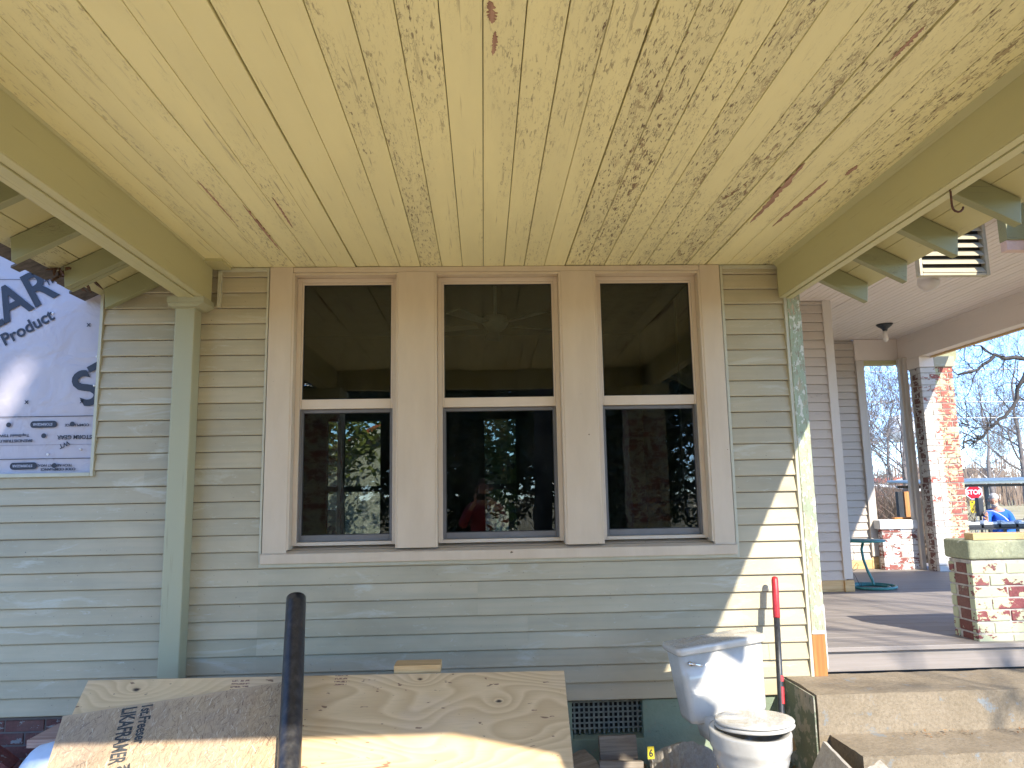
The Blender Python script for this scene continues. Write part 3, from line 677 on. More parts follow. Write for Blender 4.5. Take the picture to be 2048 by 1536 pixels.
# moulding along the ceiling at the side beams
q = MB(); q.prism([(1.786, ZC-.001), (1.762, ZC-.001), (1.786, ZC-.024)], 'y', YF+.09, 4.30); q.prism([(-1.571, ZC-.001), (-1.562, ZC-.001), (-1.571, ZC-.010)], 'y', YF+.09, 4.16); q.box(-1.571, -1.47, 4.15, 4.32, ZC-.018, ZC-.001); q.build('ceiling_moulding', M_beam, porch)
# left half post with its cap
q = MB(); q.box(-1.748, -1.636, 4.225, 4.333, .28, 2.70); q.build('wall_post', M_post, porch, bevel=.006)
q = MB(); q.box(-1.772, -1.566, 4.165, 4.333, 2.715, 2.7485); q.prism([(-1.772, 2.7145), (-1.566, 2.7145), (-1.606, 2.692), (-1.762, 2.692)], 'y', 4.172, 4.333); q.build('post_cap', M_post, porch, bevel=.002)
# rafter tails, both sides
def rafter(side, y, dbl=False):
    s = side; xb = 1.86 if s > 0 else 1.708
    xe = 2.305 if s > 0 else 2.155
    z0 = 2.704; sl = .5
    def zb(x): return z0+(xe-x)*sl
    q = MB()
    pts = [(s*xb, zb(xb)), (s*xe, z0), (s*(xe+.012), z0+.115), (s*xb, zb(xb)+.118+.012*sl)]
    if s > 0: pts = pts[::-1]
    q.prism(pts, 'y', y-.0225, y+.0225)
    if dbl: q.prism([(a, b-.001) for a, b in pts], 'y', y+.027, y+.062)
    return q
for i, y in enumerate([4.275, 3.855, 3.415, 2.985, 2.555, 2.125, 1.695, 1.265, .835]):
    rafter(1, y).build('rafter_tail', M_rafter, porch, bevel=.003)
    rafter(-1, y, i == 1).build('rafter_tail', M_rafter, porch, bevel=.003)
for s, xb, xe in ((1, 1.80, 2.345), (-1, 1.60, 2.22)):
    # eave boards over the tails
    zt = lambda x: 2.704+.121+((2.305 if s > 0 else 2.155)-x)*.5+.006
    q = MB(); x = xe; k = 0; rr2 = random.Random(11 if s > 0 else 4)
    while x > xb:
        wd = rr2.choice([.13, .15, .14]); a = max(xb, x-wd+rr2.choice([.004, .006, .003]))
        y0_, y1_ = YF-.04, W+.01
        if s < 0 and k == 0: segs = [(YF-.04, 3.88), (3.95, W)]      # rotted through
        elif s < 0 and k == 1: segs = [(YF-.04, W)]
        elif s > 0 and k == 0: segs = [(1.62, y1_)]  # unseen front end left off so sun reaches the toilet tank
        else: segs = [(y0_, y1_)]
        for (ya_, yb_) in segs:
            p = [(s*a, ya_, zt(a)), (s*x, ya_, zt(x)), (s*x, yb_, zt(x)), (s*a, yb_, zt(a))]
            if s < 0: p = [p[1], p[0], p[3], p[2]]
            q.hexa([*p, *[(u, v, w_+.018) for u, v, w_ in p]])
        x -= wd; k += 1
    q.build('eave_board', M_sheath, porch, bevel=.0015)
    # shingled slope
    q = MB(); zr = lambda x: zt(x)+.024
    if s > 0: pts = [(0, zr(0)), (xe+.02, zr(xe+.02)), (xe+.02, zr(xe+.02)+.012), (0, zr(0)+.03)][::-1]; q.prism(pts, 'y', 1.60, W+.01); e = 2.222; q.prism([(0, zr(0)), (e, zr(e)), (e, zr(e)+.012), (0, zr(0)+.03)][::-1], 'y', YF-.06, 1.599)  # front stretch, out of view, cut back to let the same sun in
    else:
        pts = [(0, zr(0)+.05), (-xe+.30, zr(xe-.30)), (-xe+.30, zr(xe-.30)+.012), (0, zr(0)+.08)]; q.prism(pts, 'y', YF-.06, W+.01)
        rj = random.Random(6); ya_ = YF-.06
        while ya_ < W-.02:                                        # ragged shingle edge
            yb_ = min(W, ya_+rj.uniform(.06, .22)); e = rj.uniform(.06, .13) if ya_ > 2.9 else .12
            q.prism([(-xe+.301, zr(xe-.30)), (-xe-e, zr(xe+e)), (-xe-e, zr(xe+e)+.012), (-xe+.301, zr(xe-.30)+.012)], 'y', ya_, yb_-.001); ya_ = yb_
    q.build('roof_slope', M_shingle, porch)
q = MB(); q.prism([(-1.9, 3.0), (1.98, 3.0), (0, 3.98)], 'y', YF+.02, YF+.06); q.build('gable_panel', M_siding, porch)
# rot and splinters under the left eave
q = MB(); rr3 = random.Random(9)
for i in range(46):
    y = 3.88+rr3.uniform(-.07, .22); x = -2.17+rr3.uniform(-.04, .03); z = 2.80+rr3.uniform(-.03, .03); d = Vector((rr3.uniform(-.04, .04), rr3.uniform(-.07, .07), rr3.uniform(-.05, .02)))
    p = Vector((x, y, z)); q.tube([p, p+d*.5, p+d], [.007, .008, .002], 4)
q.build('rotten_edge', wood_mat('rotten_wood', (.14, .07, .04), (.05, .025, .015)), porch)
hk = thing('plant_hook', 'rusty iron hook screwed into the underside of the right porch beam', 'hook', (1.832, 2.72, 2.75))
q = MB(); hx, hy = 1.832, 2.70
q.tube([(hx, hy, 2.76), (hx, hy, 2.715), (hx, hy+.001, 2.690)]+[(hx+.022-.022*math.cos(t), hy, 2.680-.024*math.sin(t)) for t in [0, .5, 1.0, 1.57, 2.1, 2.6, 3.0]], .0042, 8)
q.build('hook_shank', M_rust, hk, smooth=True)
# front brick columns (they stand just beside and behind the picture's edge; the panes reflect them)
M_brickg = brick_mat('column_brick_green', (.22, .06, .045), (.50, .51, .36), .6)
M_brickw = brick_mat('column_brick_white', (.235, .075, .06), (.74, .71, .68), .62)
def brick_box(name_, root, x0, x1, y0, y1, z0, z1, mat, bev=.003, mp=None, mort=None, L=.203, faces='fblr'):
    b = MB(); LM = 1 if mp else 0; k = 0; z = z0; H, J = .058, .0095; th = .05 if mp else .095
    while z < z1-.02:
        h = min(H, z1-z)
        def run(a, c, fn, off, lf=None):
            s = a-off
            while s < c-.001:
                u = max(s, a); v = min(s+L, c)
                if v-u > .015: fn(u, v)
                s += L+J
        jx = lambda: random.uniform(-.0022, .0022)
        off = (L+J)/2 if k % 2 else 0
        xa, xb = x0, x1
        if 'f' in faces: run(xa, xb, lambda u, v: b.box(u, v, y0+jx(), y0+th, z, z+h), off, mp)
        if 'b' in faces: run(xa, xb, lambda u, v: b.box(u, v, y1-th, y1+jx(), z, z+h), off)
        off2 = 0 if k % 2 else (L+J)/2
        if y1-y0 > 2*th+.02:
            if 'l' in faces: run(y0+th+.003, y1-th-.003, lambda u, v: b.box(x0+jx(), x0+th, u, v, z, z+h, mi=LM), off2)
            if 'r' in faces: run(y0+th+.003, y1-th-.003, lambda u, v: b.box(x1-th, x1+jx(), u, v, z, z+h), off2)
        z += H+J; k += 1
    o = b.build('brick_course', [mat, mp] if mp else mat, root, bevel=bev)
    m = MB(); r = .006; m.box(x0+r, x1-r, y0+r, y1-r, z0-.005, z1-.002); m.build('mortar_bed', mort or M_mortar, root)
    return o
def porch_column(x, lab):
    t = thing('brick_column', lab, 'column', (x, YF+.2, 0))
    brick_box('c', t, x-.2, x+.2, YF-.08, YF+.30, -.05, 2.60, M_brickg)
    q = MB(); q.box(x-.24, x+.24, YF-.12, YF+.34, 2.602, 2.748); q.build('column_cap', M_beam, t, bevel=.01)
porch_column(1.75, 'green-painted brick column at the front right corner of the porch, mirrored in the right window')
porch_column(-1.72, 'green-painted brick column at the front left corner of the porch, mirrored in the left window')

# ================================================================== SIDE PORCH
sp = thing('side_porch', 'raised side porch with grey plank deck and pinkish white board ceiling', 'porch', (3.5, 6, ZD))
q = MB(); y = 4.352; k = 0
while y < 8.9:
    q.box(1.936, 6.4, y, y+.136, ZD-.025, ZD); y += .140
q.build('deck_board', M_deck, sp, bevel=.003)
q = MB(); q.box(1.936, 6.4, 4.375, 4.395, .573, ZD-.030); q.build('deck_riser', M_deck, sp, bevel=.002)
q = MB(); q.box(1.936, 6.4, 4.40, 8.9, .1, ZD-.03); q.build('deck_frame', M_gasket, sp)
q = MB(); x = 1.93; rr4 = random.Random(8)
while x < 4.86:
    q.box(x+.0015, x+.060, 4.50, 8.49, 3.335+rr4.uniform(0, .002), 3.35); x += .0615
q.build('porch_ceiling_board', M_whitey, sp, bevel=.003)
q = MB(); q.box(1.93, 4.9, 4.50, 8.49, 3.3525, 3.37); q.build('ceiling_backing', M_gasket, sp)
# header over the far opening, side beam, front header
q = MB(); q.box(4.36, 4.87, 8.43, 8.50, 3.085, 3.333); q.build('opening_header', M_whitey, sp, bevel=.003)
q = MB(); q.box(4.44, 4.87, 8.44, 8.55, 3.035, 3.083); q.build('green_stop', M_beam, sp)
q = MB(); q.box(4.36, 4.452, 8.425, 8.50, ZD+.14, 3.083); q.build('opening_jamb', M_whitev, sp, bevel=.003)
q = MB(); q.box(4.826, 4.871, 8.26, 8.40, ZD, 3.083); q.box(4.803, 4.825, 8.30, 8.36, ZD+.5, 3.083); q.build('opening_jamb', M_whitev, sp, bevel=.002)
q = MB(); q.box(4.872, 5.02, 4.5, 8.50, 3.052, 3.40); q.build('side_beam', M_whitey, sp, bevel=.003)
q = MB(); q.box(4.99, 5.03, 4.5, 8.0, 3.035, 3.0515); q.build('beam_strip', M_pine, sp)
q = MB(); q.box(3.335, 6.4, 4.43, 4.49, 3.080, 3.145); q.build('header_strip', plain('pink_primer', (.60, .42, .34), .6), sp, bevel=.002)
q = MB(); q.box(3.335, 6.4, 4.42, 4.495, 3.146, 3.50); q.build('front_header', M_rafter, sp, bevel=.002)
rp = MB(); rp.prism([(1.9, 3.95), (5.41, 3.42), (5.41, 3.45), (1.9, 4.0)][::-1], 'y', 4.0, 8.8); rp.build('roof_slope', M_shingle, sp)
q = MB(); q.prism([(3.60, 2.93), (3.60, 2.95), (4.42, 3.52), (4.42, 3.50)][::-1], 'x', 3.42, 6.6); q.build('front_eave', M_sheath, sp)
for y in (8.30,):
    q = MB(); q.prism([(5.02, 3.38), (5.07, 3.03), (5.22, 2.80), (5.30, 2.80), (5.47, 3.08), (5.47, 3.25)], 'y', y-.03, y+.03); q.build('rafter_tail', M_rafter, sp, bevel=.003)
# painted brick column and half wall
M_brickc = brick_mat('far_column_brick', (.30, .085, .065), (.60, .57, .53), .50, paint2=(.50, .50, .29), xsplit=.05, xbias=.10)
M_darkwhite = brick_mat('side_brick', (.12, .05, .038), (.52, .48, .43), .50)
fc = thing('brick_column', 'peeling white and green painted brick column at the far corner of the side porch', 'column', (5.06, 8.17, ZD))
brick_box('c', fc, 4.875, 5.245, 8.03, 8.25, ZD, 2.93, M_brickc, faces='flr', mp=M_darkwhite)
q = MB(); q.box(4.862, 5.03, 8.01, 8.262, 2.932, 3.050); q.build('column_cap', M_whitey, fc, bevel=.004)
q = MB(); q.box(5.0305, 5.265, 8.012, 8.262, 2.932, 3.049); q.build('column_cap', M_siding, fc, bevel=.004)
hw = thing('brick_half_wall', 'low white-painted brick wall closing the far end of the deck', 'wall', (4.66, 8.4, ZD))
brick_box('c', hw, 4.43, 4.874, 8.31, 8.50, ZD, 1.15, M_brickw, faces='flr')
q = MB(); q.box(4.40, 4.873, 8.285, 8.53, 1.152, 1.252); q.build('wall_cap', plain('white_cap', (.78, .77, .74), .7, var=.08), hw, bevel=.008)
lb = MB(); lb.box(4.64, 4.88, 8.40, 8.47, 1.2535, 1.275)
tag(lb.build('offcut_board', M_orange, origin=(4.75, 8.43, 1.2535)), 'short orange board lying on the white cap of the far half wall', 'board')
cpst = thing('fence_post', 'short wooden post beyond the half wall, beside the far brick column', 'post', (5.02, 8.95, .4))
q = MB(); q.box(4.99, 5.05, 8.92, 8.98, 0, 1.56); q.box(5.07, 5.14, 8.92, 8.98, 0, 1.56, mi=1); q.build('post_timber', [M_gasket, M_orange], cpst)
# near brick pier with concrete cap, and the board on it
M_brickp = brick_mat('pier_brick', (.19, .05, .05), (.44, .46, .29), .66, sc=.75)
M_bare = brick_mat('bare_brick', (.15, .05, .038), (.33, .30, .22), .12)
pier = thing('brick_pier', 'stubby peeling green brick pier beside the concrete steps', 'pier', (3.2, 4.6, .55))
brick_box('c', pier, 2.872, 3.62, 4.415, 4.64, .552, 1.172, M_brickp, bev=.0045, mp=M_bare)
q = MB(); q.box(2.858, 3.64, 4.402, 4.652, 1.174, 1.288); q.build('pier_cap', concrete_mat('pier_cap_concrete', (.36, .37, .24), (.27, .28, .18), (.55, .54, .42)), pier, bevel=.016, seg=3)
q = MB(); q.box(2.895, 3.66, 4.405, 4.49, 1.2885, 1.3265)
tag(q.build('pine_board', M_pine, origin=(3.2, 4.45, 1.2885), bevel=.002), 'clean pine board lying along the top of the brick pier', 'board')
# louvred corner box, globe light, bulb holder
lv = thing('louvred_box', 'sunlit pale green louvred box hanging under the side porch header', 'louvre', (3.1, 4.62, 2.97))
for b_ in ((2.88, 3.302, 4.60, 4.65, 2.968, 2.985), (3.3025, 3.326, 4.595, 4.65, 2.966, 3.33), (2.86, 2.8795, 4.60, 4.65, 2.968, 3.33)):
    q = MB(); q.box(*b_); q.build('box_frame', M_siding, lv, bevel=.002)
q = MB()
for i in range(6):
    z = 2.988+.056*i; q.prism([(4.598, z), (4.598, z+.004), (4.632, z+.045), (4.632, z+.040)], 'x', 2.882, 3.300)
q.build('louvre_slat', M_siding, lv)
q = MB(); q.box(2.884, 3.30, 4.636, 4.64, 2.99, 3.33); q.build('box_back', M_gasket, lv)
gl = thing('globe_light', 'frosted glass globe lamp hanging beside the louvred box', 'lamp', (3.13, 4.95, 3.06))
q = MB(); q.ball((3.128, 4.95, 3.028), .070, 24); 
def frost():
    g = G('frosted_globe'); g.b.inputs['Transmission Weight'].default_value = .55; return g.fin((.80, .74, .68), .35, None, .6)
q.build('glass_globe', frost(), gl, smooth=True)
q = MB(); q.lathe([(.045, 3.088), (.05, 3.12), (.035, 3.17), (.014, 3.18), (.014, 3.33), (.05, 3.334)], 3.128, 4.95, 16); q.build('lamp_holder', M_barblack, gl, smooth=True)
bl = thing('bulb_holder', 'black ceiling lamp base with a bare clear bulb under the white porch ceiling', 'lamp', (4.30, 7.64, 3.33))
fx, fy = 4.30, 7.64
q = MB(); q.lathe([(.022, 3.262), (.03, 3.285), (.07, 3.315), (.085, 3.3335)], fx, fy, 18); q.build('lamp_base', M_barblack, bl, smooth=True)
q = MB(); q.lathe([(.004, 3.145), (.022, 3.155), (.030, 3.18), (.022, 3.215), (.017, 3.262)], fx, fy, 16)
q.build('bulb', plain('dim_bulb_glass', (.75, .68, .6), .15, spec=.7), bl, smooth=True)

# ================================================================== CONCRETE STEPS
stp = thing('concrete_steps', 'worn concrete steps with peeling green cheek, leading up to the side porch', 'steps', (2.6, 4, 0))
def rough_block(x0, x1, y0, y1, z0, z1, seed, amp=.006, nx=60, ny=12, nz=8):
    mb = MB()
    def P(x, y, z):
        n = Vector((mnoise.noise(Vector((x*5, y*5, z*5+seed))), mnoise.noise(Vector((x*5+9, y*5, z*5+seed))), mnoise.noise(Vector((x*5, y*5+7, z*5+seed)))))
        n2 = mnoise.noise(Vector((x*22, y*22, z*22+seed)))*.35
        return (x+(n.x+n2)*amp, y+(n.y+n2)*amp, z+(n.z+n2)*amp)
    def g(nu, nv, fn):
        o = len(mb.v)
        for j in range(nv+1):
            for i in range(nu+1): mb.v.append(P(*fn(i/nu, j/nv)))
        for j in range(nv):
            for i in range(nu): a = o+j*(nu+1)+i; mb.face([a, a+1, a+nu+2, a+nu+1], .5)
    X = lambda t: x0+(x1-x0)*t; Y = lambda t: y0+(y1-y0)*t; Z = lambda t: z0+(z1-z0)*t
    g(nx, ny, lambda u, v: (X(u), Y(v), z1)); g(nx, nz, lambda u, v: (X(u), y0, Z(v))); g(ny, nz, lambda u, v: (x0, Y(1-u), Z(v)))
    g(ny, nz, lambda u, v: (x1, Y(u), Z(v))); g(nx, nz, lambda u, v: (X(1-u), y1, Z(v)))
    return mb
q = rough_block(1.69, 4.3, 3.955, 4.372, -.1, .562, 1); q.build('step', M_step, stp, smooth=False)
q = rough_block(1.745, 4.3, 3.62, 3.953, -.1, .37, 4); q.build('step', M_step, stp)
q = rough_block(1.76, 4.3, 3.28, 3.618, -.1, .185, 7); q.build('step', M_step, stp)
def peel_mat():
    g = G('peeling_cheek'); a = g.noise(g.co((1, 1, 1), 2, perboard=False), 9, 6, .7); b = g.noise(g.co(), 60, 5, .7)
    col = g.mix(g.ramp(a, .50, .51), (.16, .19, .13), (.33, .32, .25)); col = g.mix(g.ramp(a, .60, .61), col, (.42, .38, .30))
    return g.fin(col, .85, g.bump(g.math('ADD', b, g.ramp(a, .5, .51)), .6, .006))
q = MB(); q.box(1.676, 1.6835, 3.965, 4.34, -.05, .552); q.build('step_cheek', peel_mat(), stp)

# ================================================================== THINGS BY THE WALL
def rthing(name, label, cat, mx, group=None):
    """a thing whose parts are modelled in its own turned frame"""
    o = bpy.data.objects.new(name, None); COL.objects.link(o); o.matrix_world = mx; o.empty_display_size = .1
    WL[o.name] = Vector((0, 0, 0)); return tag(o, label, cat, group)
def frame(ex, ey, o):
    ex = Vector(ex).normalized(); ez = ex.cross(Vector(ey)).normalized(); ey = ez.cross(ex)
    m = Matrix((ex, ey, ez)).transposed().to_4x4(); m.translation = Vector(o); return m
# leaning plywood
PM = frame((1, -.005, -.006), (0, .72, .694), (-1.918, 3.85, .755))
ply = rthing('plywood_sheet', 'long plywood sheet with knots and cathedral grain leaning low against the wall', 'plywood', PM)
q = MB(); q.box(0, 2.303, -1.06, 0, -.018, -.0005)
pb = q.build('plywood_face', M_ply, ply, bevel=.0012)
q = MB(); q.box(2.3035, 2.3050, -1.058, -.001, -.017, -.0015); q.box(.001, 2.302, .0004, .0016, -.017, -.0015); q.build('plywood_edge', M_plyedge, ply)
# strand board on top of it, with its strands as real flakes
OM = PM @ frame((.988, .156, 0), (-.156, .988, 0), (-.031, -.189, .0015))
osb = rthing('strand_board_sheet', 'grey-brown strand board panel with black printing lying on the left of the plywood', 'strand board', OM)
q = MB(); q.box(0, .985, -.90, 0, 0, .0095); q.build('board_core', M_osb, osb)
ro = random.Random(21); q = MB()
for i in range(9500):
    a = ro.gauss(1.25, .55); L = ro.uniform(.012, .05); Wd = ro.uniform(.0015, .007)
    cx, cy = ro.uniform(.01, .975), ro.uniform(-.89, -.008); d = Vector((math.cos(a), math.sin(a), 0))*L/2; s = Vector((-math.sin(a), math.cos(a), 0))*Wd/2
    z = .0097+.0009*ro.random(); c0 = Vector((cx, cy, z)); tl = ro.uniform(-.0004, .0004)
    pts = [c0-d-s*.4, c0+d-s, c0+d*1.1+s*.2, c0-d*.8+s]
    if all(0 < p.x < .985 and -.90 < p.y < 0 for p in pts): q.poly([(p.x, p.y, p.z+(tl if j % 2 else -tl)) for j, p in enumerate(pts)], ro.random())
tag(q.build('wood_strand', M_osb, osb), kind='stuff')
def om(x, y, ang): m = Matrix.Rotation(R(ang), 4, 'Z'); m.translation = Vector((x, y, .0114)); return m
text_obj('printed_text', [('LIKAFRAMER', .068, om(.262, -.010, -90), (.70, 1.35)), ('1st.Freeser', .058, om(.348, -.006, -90), (.74, 1.2)), ('.COM', .052, om(.262, -.345, 8), (.75, 1.2))], M_ink, osb)
# black pipe
P0, P1 = Vector((-.745, 2.985, .045)), Vector((-.980, 4.043, 1.092))
pipe = thing('black_pipe', 'thick black plastic pipe leaning over the plywood sheet', 'pipe', P0)
dd = (P1-P0)
q = MB(); N = 14; pts = [P0+dd*t for t in [0, .2, .4, .6, .8, .97, 1]]
q.tube(pts, [.050]*5+[.050, .0495], 32, cap=False); q.tube([P1-dd*.0, P1-dd*.1], [.0455, .0455], 32, cap=False)
n0 = len(q.v); a = q
rim_o = list(range(6*32, 7*32)); rim_i = list(range(7*32, 8*32))
for k in range(32): q.face([rim_o[k], rim_o[(k+1) % 32], rim_i[(k+1) % 32], rim_i[k]], .5)
q.build('pipe_wall', M_pipe, pipe, smooth=True)
def film():
    g = G('pipe_print_sleeve'); n = g.noise(g.co((1, 1, 1), perboard=False), 160, 3, .7)
    return g.fin(g.mix(g.ramp(n, .45, .6), (.06, .06, .065), (.30, .30, .29)), .25, g.bump(n, .4, .003), .6)
s0, s1 = P0+dd*.06, P0+dd*.385
q = MB(); q.tube([s0, (s0+s1)/2, s1], .0512, 32, cap=False); q.build('plastic_sleeve', film(), pipe, smooth=True)
# short block of lumber behind the top edge of the plywood
q = MB(); q.box(-.452, -.222, 3.862, 3.99, .742, .780)
tag(q.build('lumber_block', M_pine, origin=(-.335, 3.95, .742), bevel=.002), 'short pale lumber offcut poking out above the top edge of the plywood', 'lumber')
# things at the lower left
q = MB(); q.box(-2.26, -1.5, 3.98, 4.26, .415, .452, rot=Matrix.Rotation(0, 3, 'Z'))
def pink_ply():
    return wood_mat('pinkish_ply_edge', (.55, .38, .30), (.36, .20, .15), (.05, 1, 3), 60)
tag(q.build('scrap_board', pink_ply(), origin=(-2.0, 4.1, .415)), 'pinkish end of a scrap board sticking out left of the leaning sheets', 'board')
bag = MB(); rb = random.Random(2)
def bagz(x, y):
    r = math.hypot((x+2.02)/.30, (y-3.86)/.26); b = max(0, 1-r**2.2)
    return   .12+.38*b+.05*mnoise.noise(Vector((x*7, y*7, 1)))*b**.5+.03*abs(mnoise.noise(Vector((x*16, y*9, 4))))
bag = grid(-2.34, -1.66, 60, 3.58, 4.14, 50, bagz)
bag.v += [(x, y, min(z, .115)) for x, y, z in bag.v[:0]]
o = bag.build('plastic_bag', plain('blue_white_plastic', (.55, .64, .76), .35, var=.06, sc=5), origin=(-2.0, 3.86, .12), smooth=True)
sm = o.modifiers.new('thick', 'SOLIDIFY'); sm.thickness = .004
tag(o, 'crumpled bluish white plastic bag on the ground left of the leaning sheets', 'bag')
def slab(name, lab, cat, cx, cy, cz, sx, sy, sz, rx, ry, rz, mat, seed=1, amp=.012, bev=.0):
    m = Matrix.Translation((cx, cy, cz)) @ (Matrix.Rotation(R(rz), 4, 'Z') @ Matrix.Rotation(R(ry), 4, 'Y') @ Matrix.Rotation(R(rx), 4, 'X'))
    t = rough_block(-sx/2, sx/2, -sy/2, sy/2, -sz/2, sz/2, seed, amp, 14, 10, 6)
    o = t.build(name, mat); o.matrix_world = m; tag(o, lab, cat); return o
slab('brick', 'reddish brick lying loose at the bottom left corner by the brick foundation', 'brick', -2.56, 4.16, .27, .2, .1, .2, 10, 38, 10, M_brickd, 2, .006)
# rubble between the vent and the steps
slab('concrete_chunk', 'pale broken concrete chunk in front of the foundation, left of the toilet', 'concrete chunk', 1.0, 4.03, .15, .24, .24, .27, -24, 14, 28, M_chunk, 5, .045)
slab('wood_scrap', 'grey wooden board stub standing on end below the foundation vent', 'wood scrap', .70, 4.20, .19, .20, .035, .26, -6, 0, 3, M_greywood, 6, .003)
slab('wood_scrap', 'pale short board lying in front of the upright board stub below the vent', 'wood scrap', .69, 4.08, .13, .23, .05, .20, -12, 2, -2, M_greywood, 9, .004)
slab('wood_scrap', 'angled brownish board end just right of the plywood sheet', 'wood scrap', .47, 4.10, .13, .22, .30, .14, 6, -8, 14, M_greywood, 12, .02)
slab('concrete_slab', 'thin grey slab leaning against the side of the lower concrete step', 'slab', 1.585, 3.66, .24, .022, .22, .30, 20, 14, 16, M_chunk, 13, .006)
slab('concrete_chunk', 'rough concrete lump in front of the lowest visible step', 'concrete chunk', 1.70, 3.40, .23, .24, .22, .24, 22, -14, 24, M_chunk, 17, .03)
slab('wood_scrap', 'yellowish wood splinter behind the digging bar by the step cheek', 'wood scrap', 1.60, 4.18, .30, .07, .02, .16, -10, -10, 8, M_pine, 3, .008)
yt = thing('yellow_tag', 'small yellow tag with a black figure stuck between the board stub and the concrete chunk', 'tag', (.845, 4.05, .25))
q = MB(); q.box(.828, .862, 4.058, 4.062, .245, .305); q.build('tag_card', plain('tag_yellow', (.75, .62, .05), .5, var=.03), yt)
me = MB(); mt = text_mesh('6', .05); b0 = 0
for v in mt.vertices: me.v.append((.834+v.co.x*.9, 4.0565-v.co.z, .2575+v.co.y))
for p in mt.polygons: me.face(list(p.vertices), .5)
me.build('tag_figure', M_ink, yt)
# leaves and litter
lf = MB(); rl = random.Random(33)
def leaf(x, y, z, s):
    a = rl.uniform(0, 6.3); u = Vector((math.cos(a), math.sin(a), rl.uniform(-.5, .5)))*s; v = Vector((-math.sin(a), math.cos(a), rl.uniform(-.5, .5)))*s*.45
    c = Vector((x, y, z)); lf.poly([c-u, c-u*.2+v, c+u, c-u*.2-v], rl.random())
for i in range(1500): x = rl.uniform(.4, 1.68); y = rl.uniform(3.5, 4.33); leaf(x, y, gz(x, y)+rl.uniform(0, .035), rl.uniform(.012, .035))
for i in range(500): x = rl.uniform(-3.2, -1.9); y = rl.uniform(3.6, 4.33); leaf(x, y, gz(x, y)+rl.uniform(0, .03), rl.uniform(.012, .035))
for i in range(260): leaf(rl.uniform(2.1, 4.2), rl.uniform(3.85, 3.94)-.0, .375+rl.uniform(0, .008), rl.uniform(.004, .012))
for i in range(120): leaf(rl.uniform(1.75, 4.2), rl.uniform(3.65, 4.3), .375 if rl.random() < .5 else .567, rl.uniform(.003, .009)) if False else None
for i in range(2500): x = rl.uniform(-4, 5); y = rl.uniform(-5, 3.2); leaf(x, y, gz(x, y)+rl.uniform(0, .02), rl.uniform(.02, .05))
tag(lf.build('fallen_leaves', M_dry), 'dry brown leaves and litter on the dirt along the foundation', 'leaves', kind='stuff')

# toilet ------------------------------------------------------------
TM = Matrix.Translation((1.20, 3.56, .105)) @ Matrix.Rotation(R(6), 4, 'Z')
toi = rthing('toilet', 'discarded white toilet with a dirty lid standing in the rubble against the wall', 'toilet', TM)
def egg(a, b, cy, z, n=40, front=1.0):
    out = []
    for k in range(n):
        t = 2*math.pi*k/n; s, c = math.sin(t), math.cos(t)
        yy = s*b*(.87 if s > 0 else .84)*front; out.append((a*c*(1-.06*(1 if s < 0 else 0)*s*s), cy+yy, z))
    return out
q = MB()
outer = [(0, .118, .215, .04), (.02, .120, .217, .04), (.05, .108, .195, .045), (.14, .102, .175, .05), (.19, .112, .18, .03), (.235, .135, .195, .01), (.28, .155, .213, 0), (.315, .165, .222, 0), (.338, .168, .226, 0), (.348, .176, .234, 0), (.362, .1775, .236, 0), (.39, .178, .237, 0), (.412, .180, .240, 0), (.420, .178, .238, 0), (.422, .168, .228, 0),
         (.420, .135, .190, -.01), (.405, .128, .182, -.01), (.33, .115, .160, 0), (.26, .06, .08, .03), (.24, .02, .03, .03)]
q.rings([egg(a, b, cy, z) for z, a, b, cy in outer], .3)
q.build('toilet_bowl', M_porc, toi, smooth=True)
def rrect(hx, hy, r, cx, cy, z, m=6):
    pts = []
    for sx, sy, a0 in ((1, 1, 0), (-1, 1, 90), (-1, -1, 180), (1, -1, 270)):
        for k in range(m+1):
            a = R(a0+90*k/m); pts.append((cx+sx*(hx-r)+r*math.cos(a), cy+sy*(hy-r)+r*math.sin(a), z))
    return pts
q = MB(); q.rings([rrect(.10, .12, .03, 0, .26, .30), rrect(.115, .13, .03, 0, .26, .36), rrect(.118, .132, .03, 0, .26, .405), rrect(.112, .126, .03, 0, .26, .418)], .3); q.build('bowl_shelf', M_porc, toi, smooth=True)
TR = Matrix.Translation((0.018, .33, .412)) @ Matrix.Diagonal((.94, .94, .94, 1)) @ Matrix.Rotation(R(-6), 4, 'Y') @ Matrix.Rotation(R(2), 4, 'Z')
def trf(mb, mx): mb.v = [tuple(mx @ Vector(p)) for p in mb.v]
q = MB(); q.rings([rrect(.185, .072, .03, 0, 0, -.02), rrect(.212, .086, .035, 0, 0, -.012), rrect(.216, .089, .035, 0, 0, .01), rrect(.228, .096, .034, 0, 0, .18), rrect(.238, .101, .032, 0, 0, .335)], .3); trf(q, TR)
tk = q.build('toilet_tank', M_porc, toi, smooth=True)
q = MB(); q.rings([rrect(.236, .100, .03, 0, 0, .3355), rrect(.246, .110, .03, 0, -.002, .337), rrect(.252, .115, .03, 0, -.003, .345), rrect(.253, .116, .03, 0, -.003, .368), rrect(.249, .112, .028, 0, -.003, .376), rrect(.238, .101, .025, 0, -.003, .3775)], .3); trf(q, TR)
q.build('tank_lid', M_porcd, toi, smooth=True)
q = MB(); q.tube([(-.188, -.101, .295), (-.188, -.122, .295)], .011, 12); q.tube([(-.190, -.124, .297), (-.165, -.128, .291), (-.135, -.128, .279)], [.008, .006, .0075], 10); trf(q, TR)
q.build('flush_handle', M_chrome, toi, smooth=True)
LR = Matrix.Translation((.030, .012, .428)) @ Matrix.Rotation(R(-9), 4, 'Z') @ Matrix.Rotation(R(-1.6), 4, 'Y') @ Matrix.Rotation(R(-4), 4, 'X') @ Matrix.Diagonal((.94, .95, 1, 1))
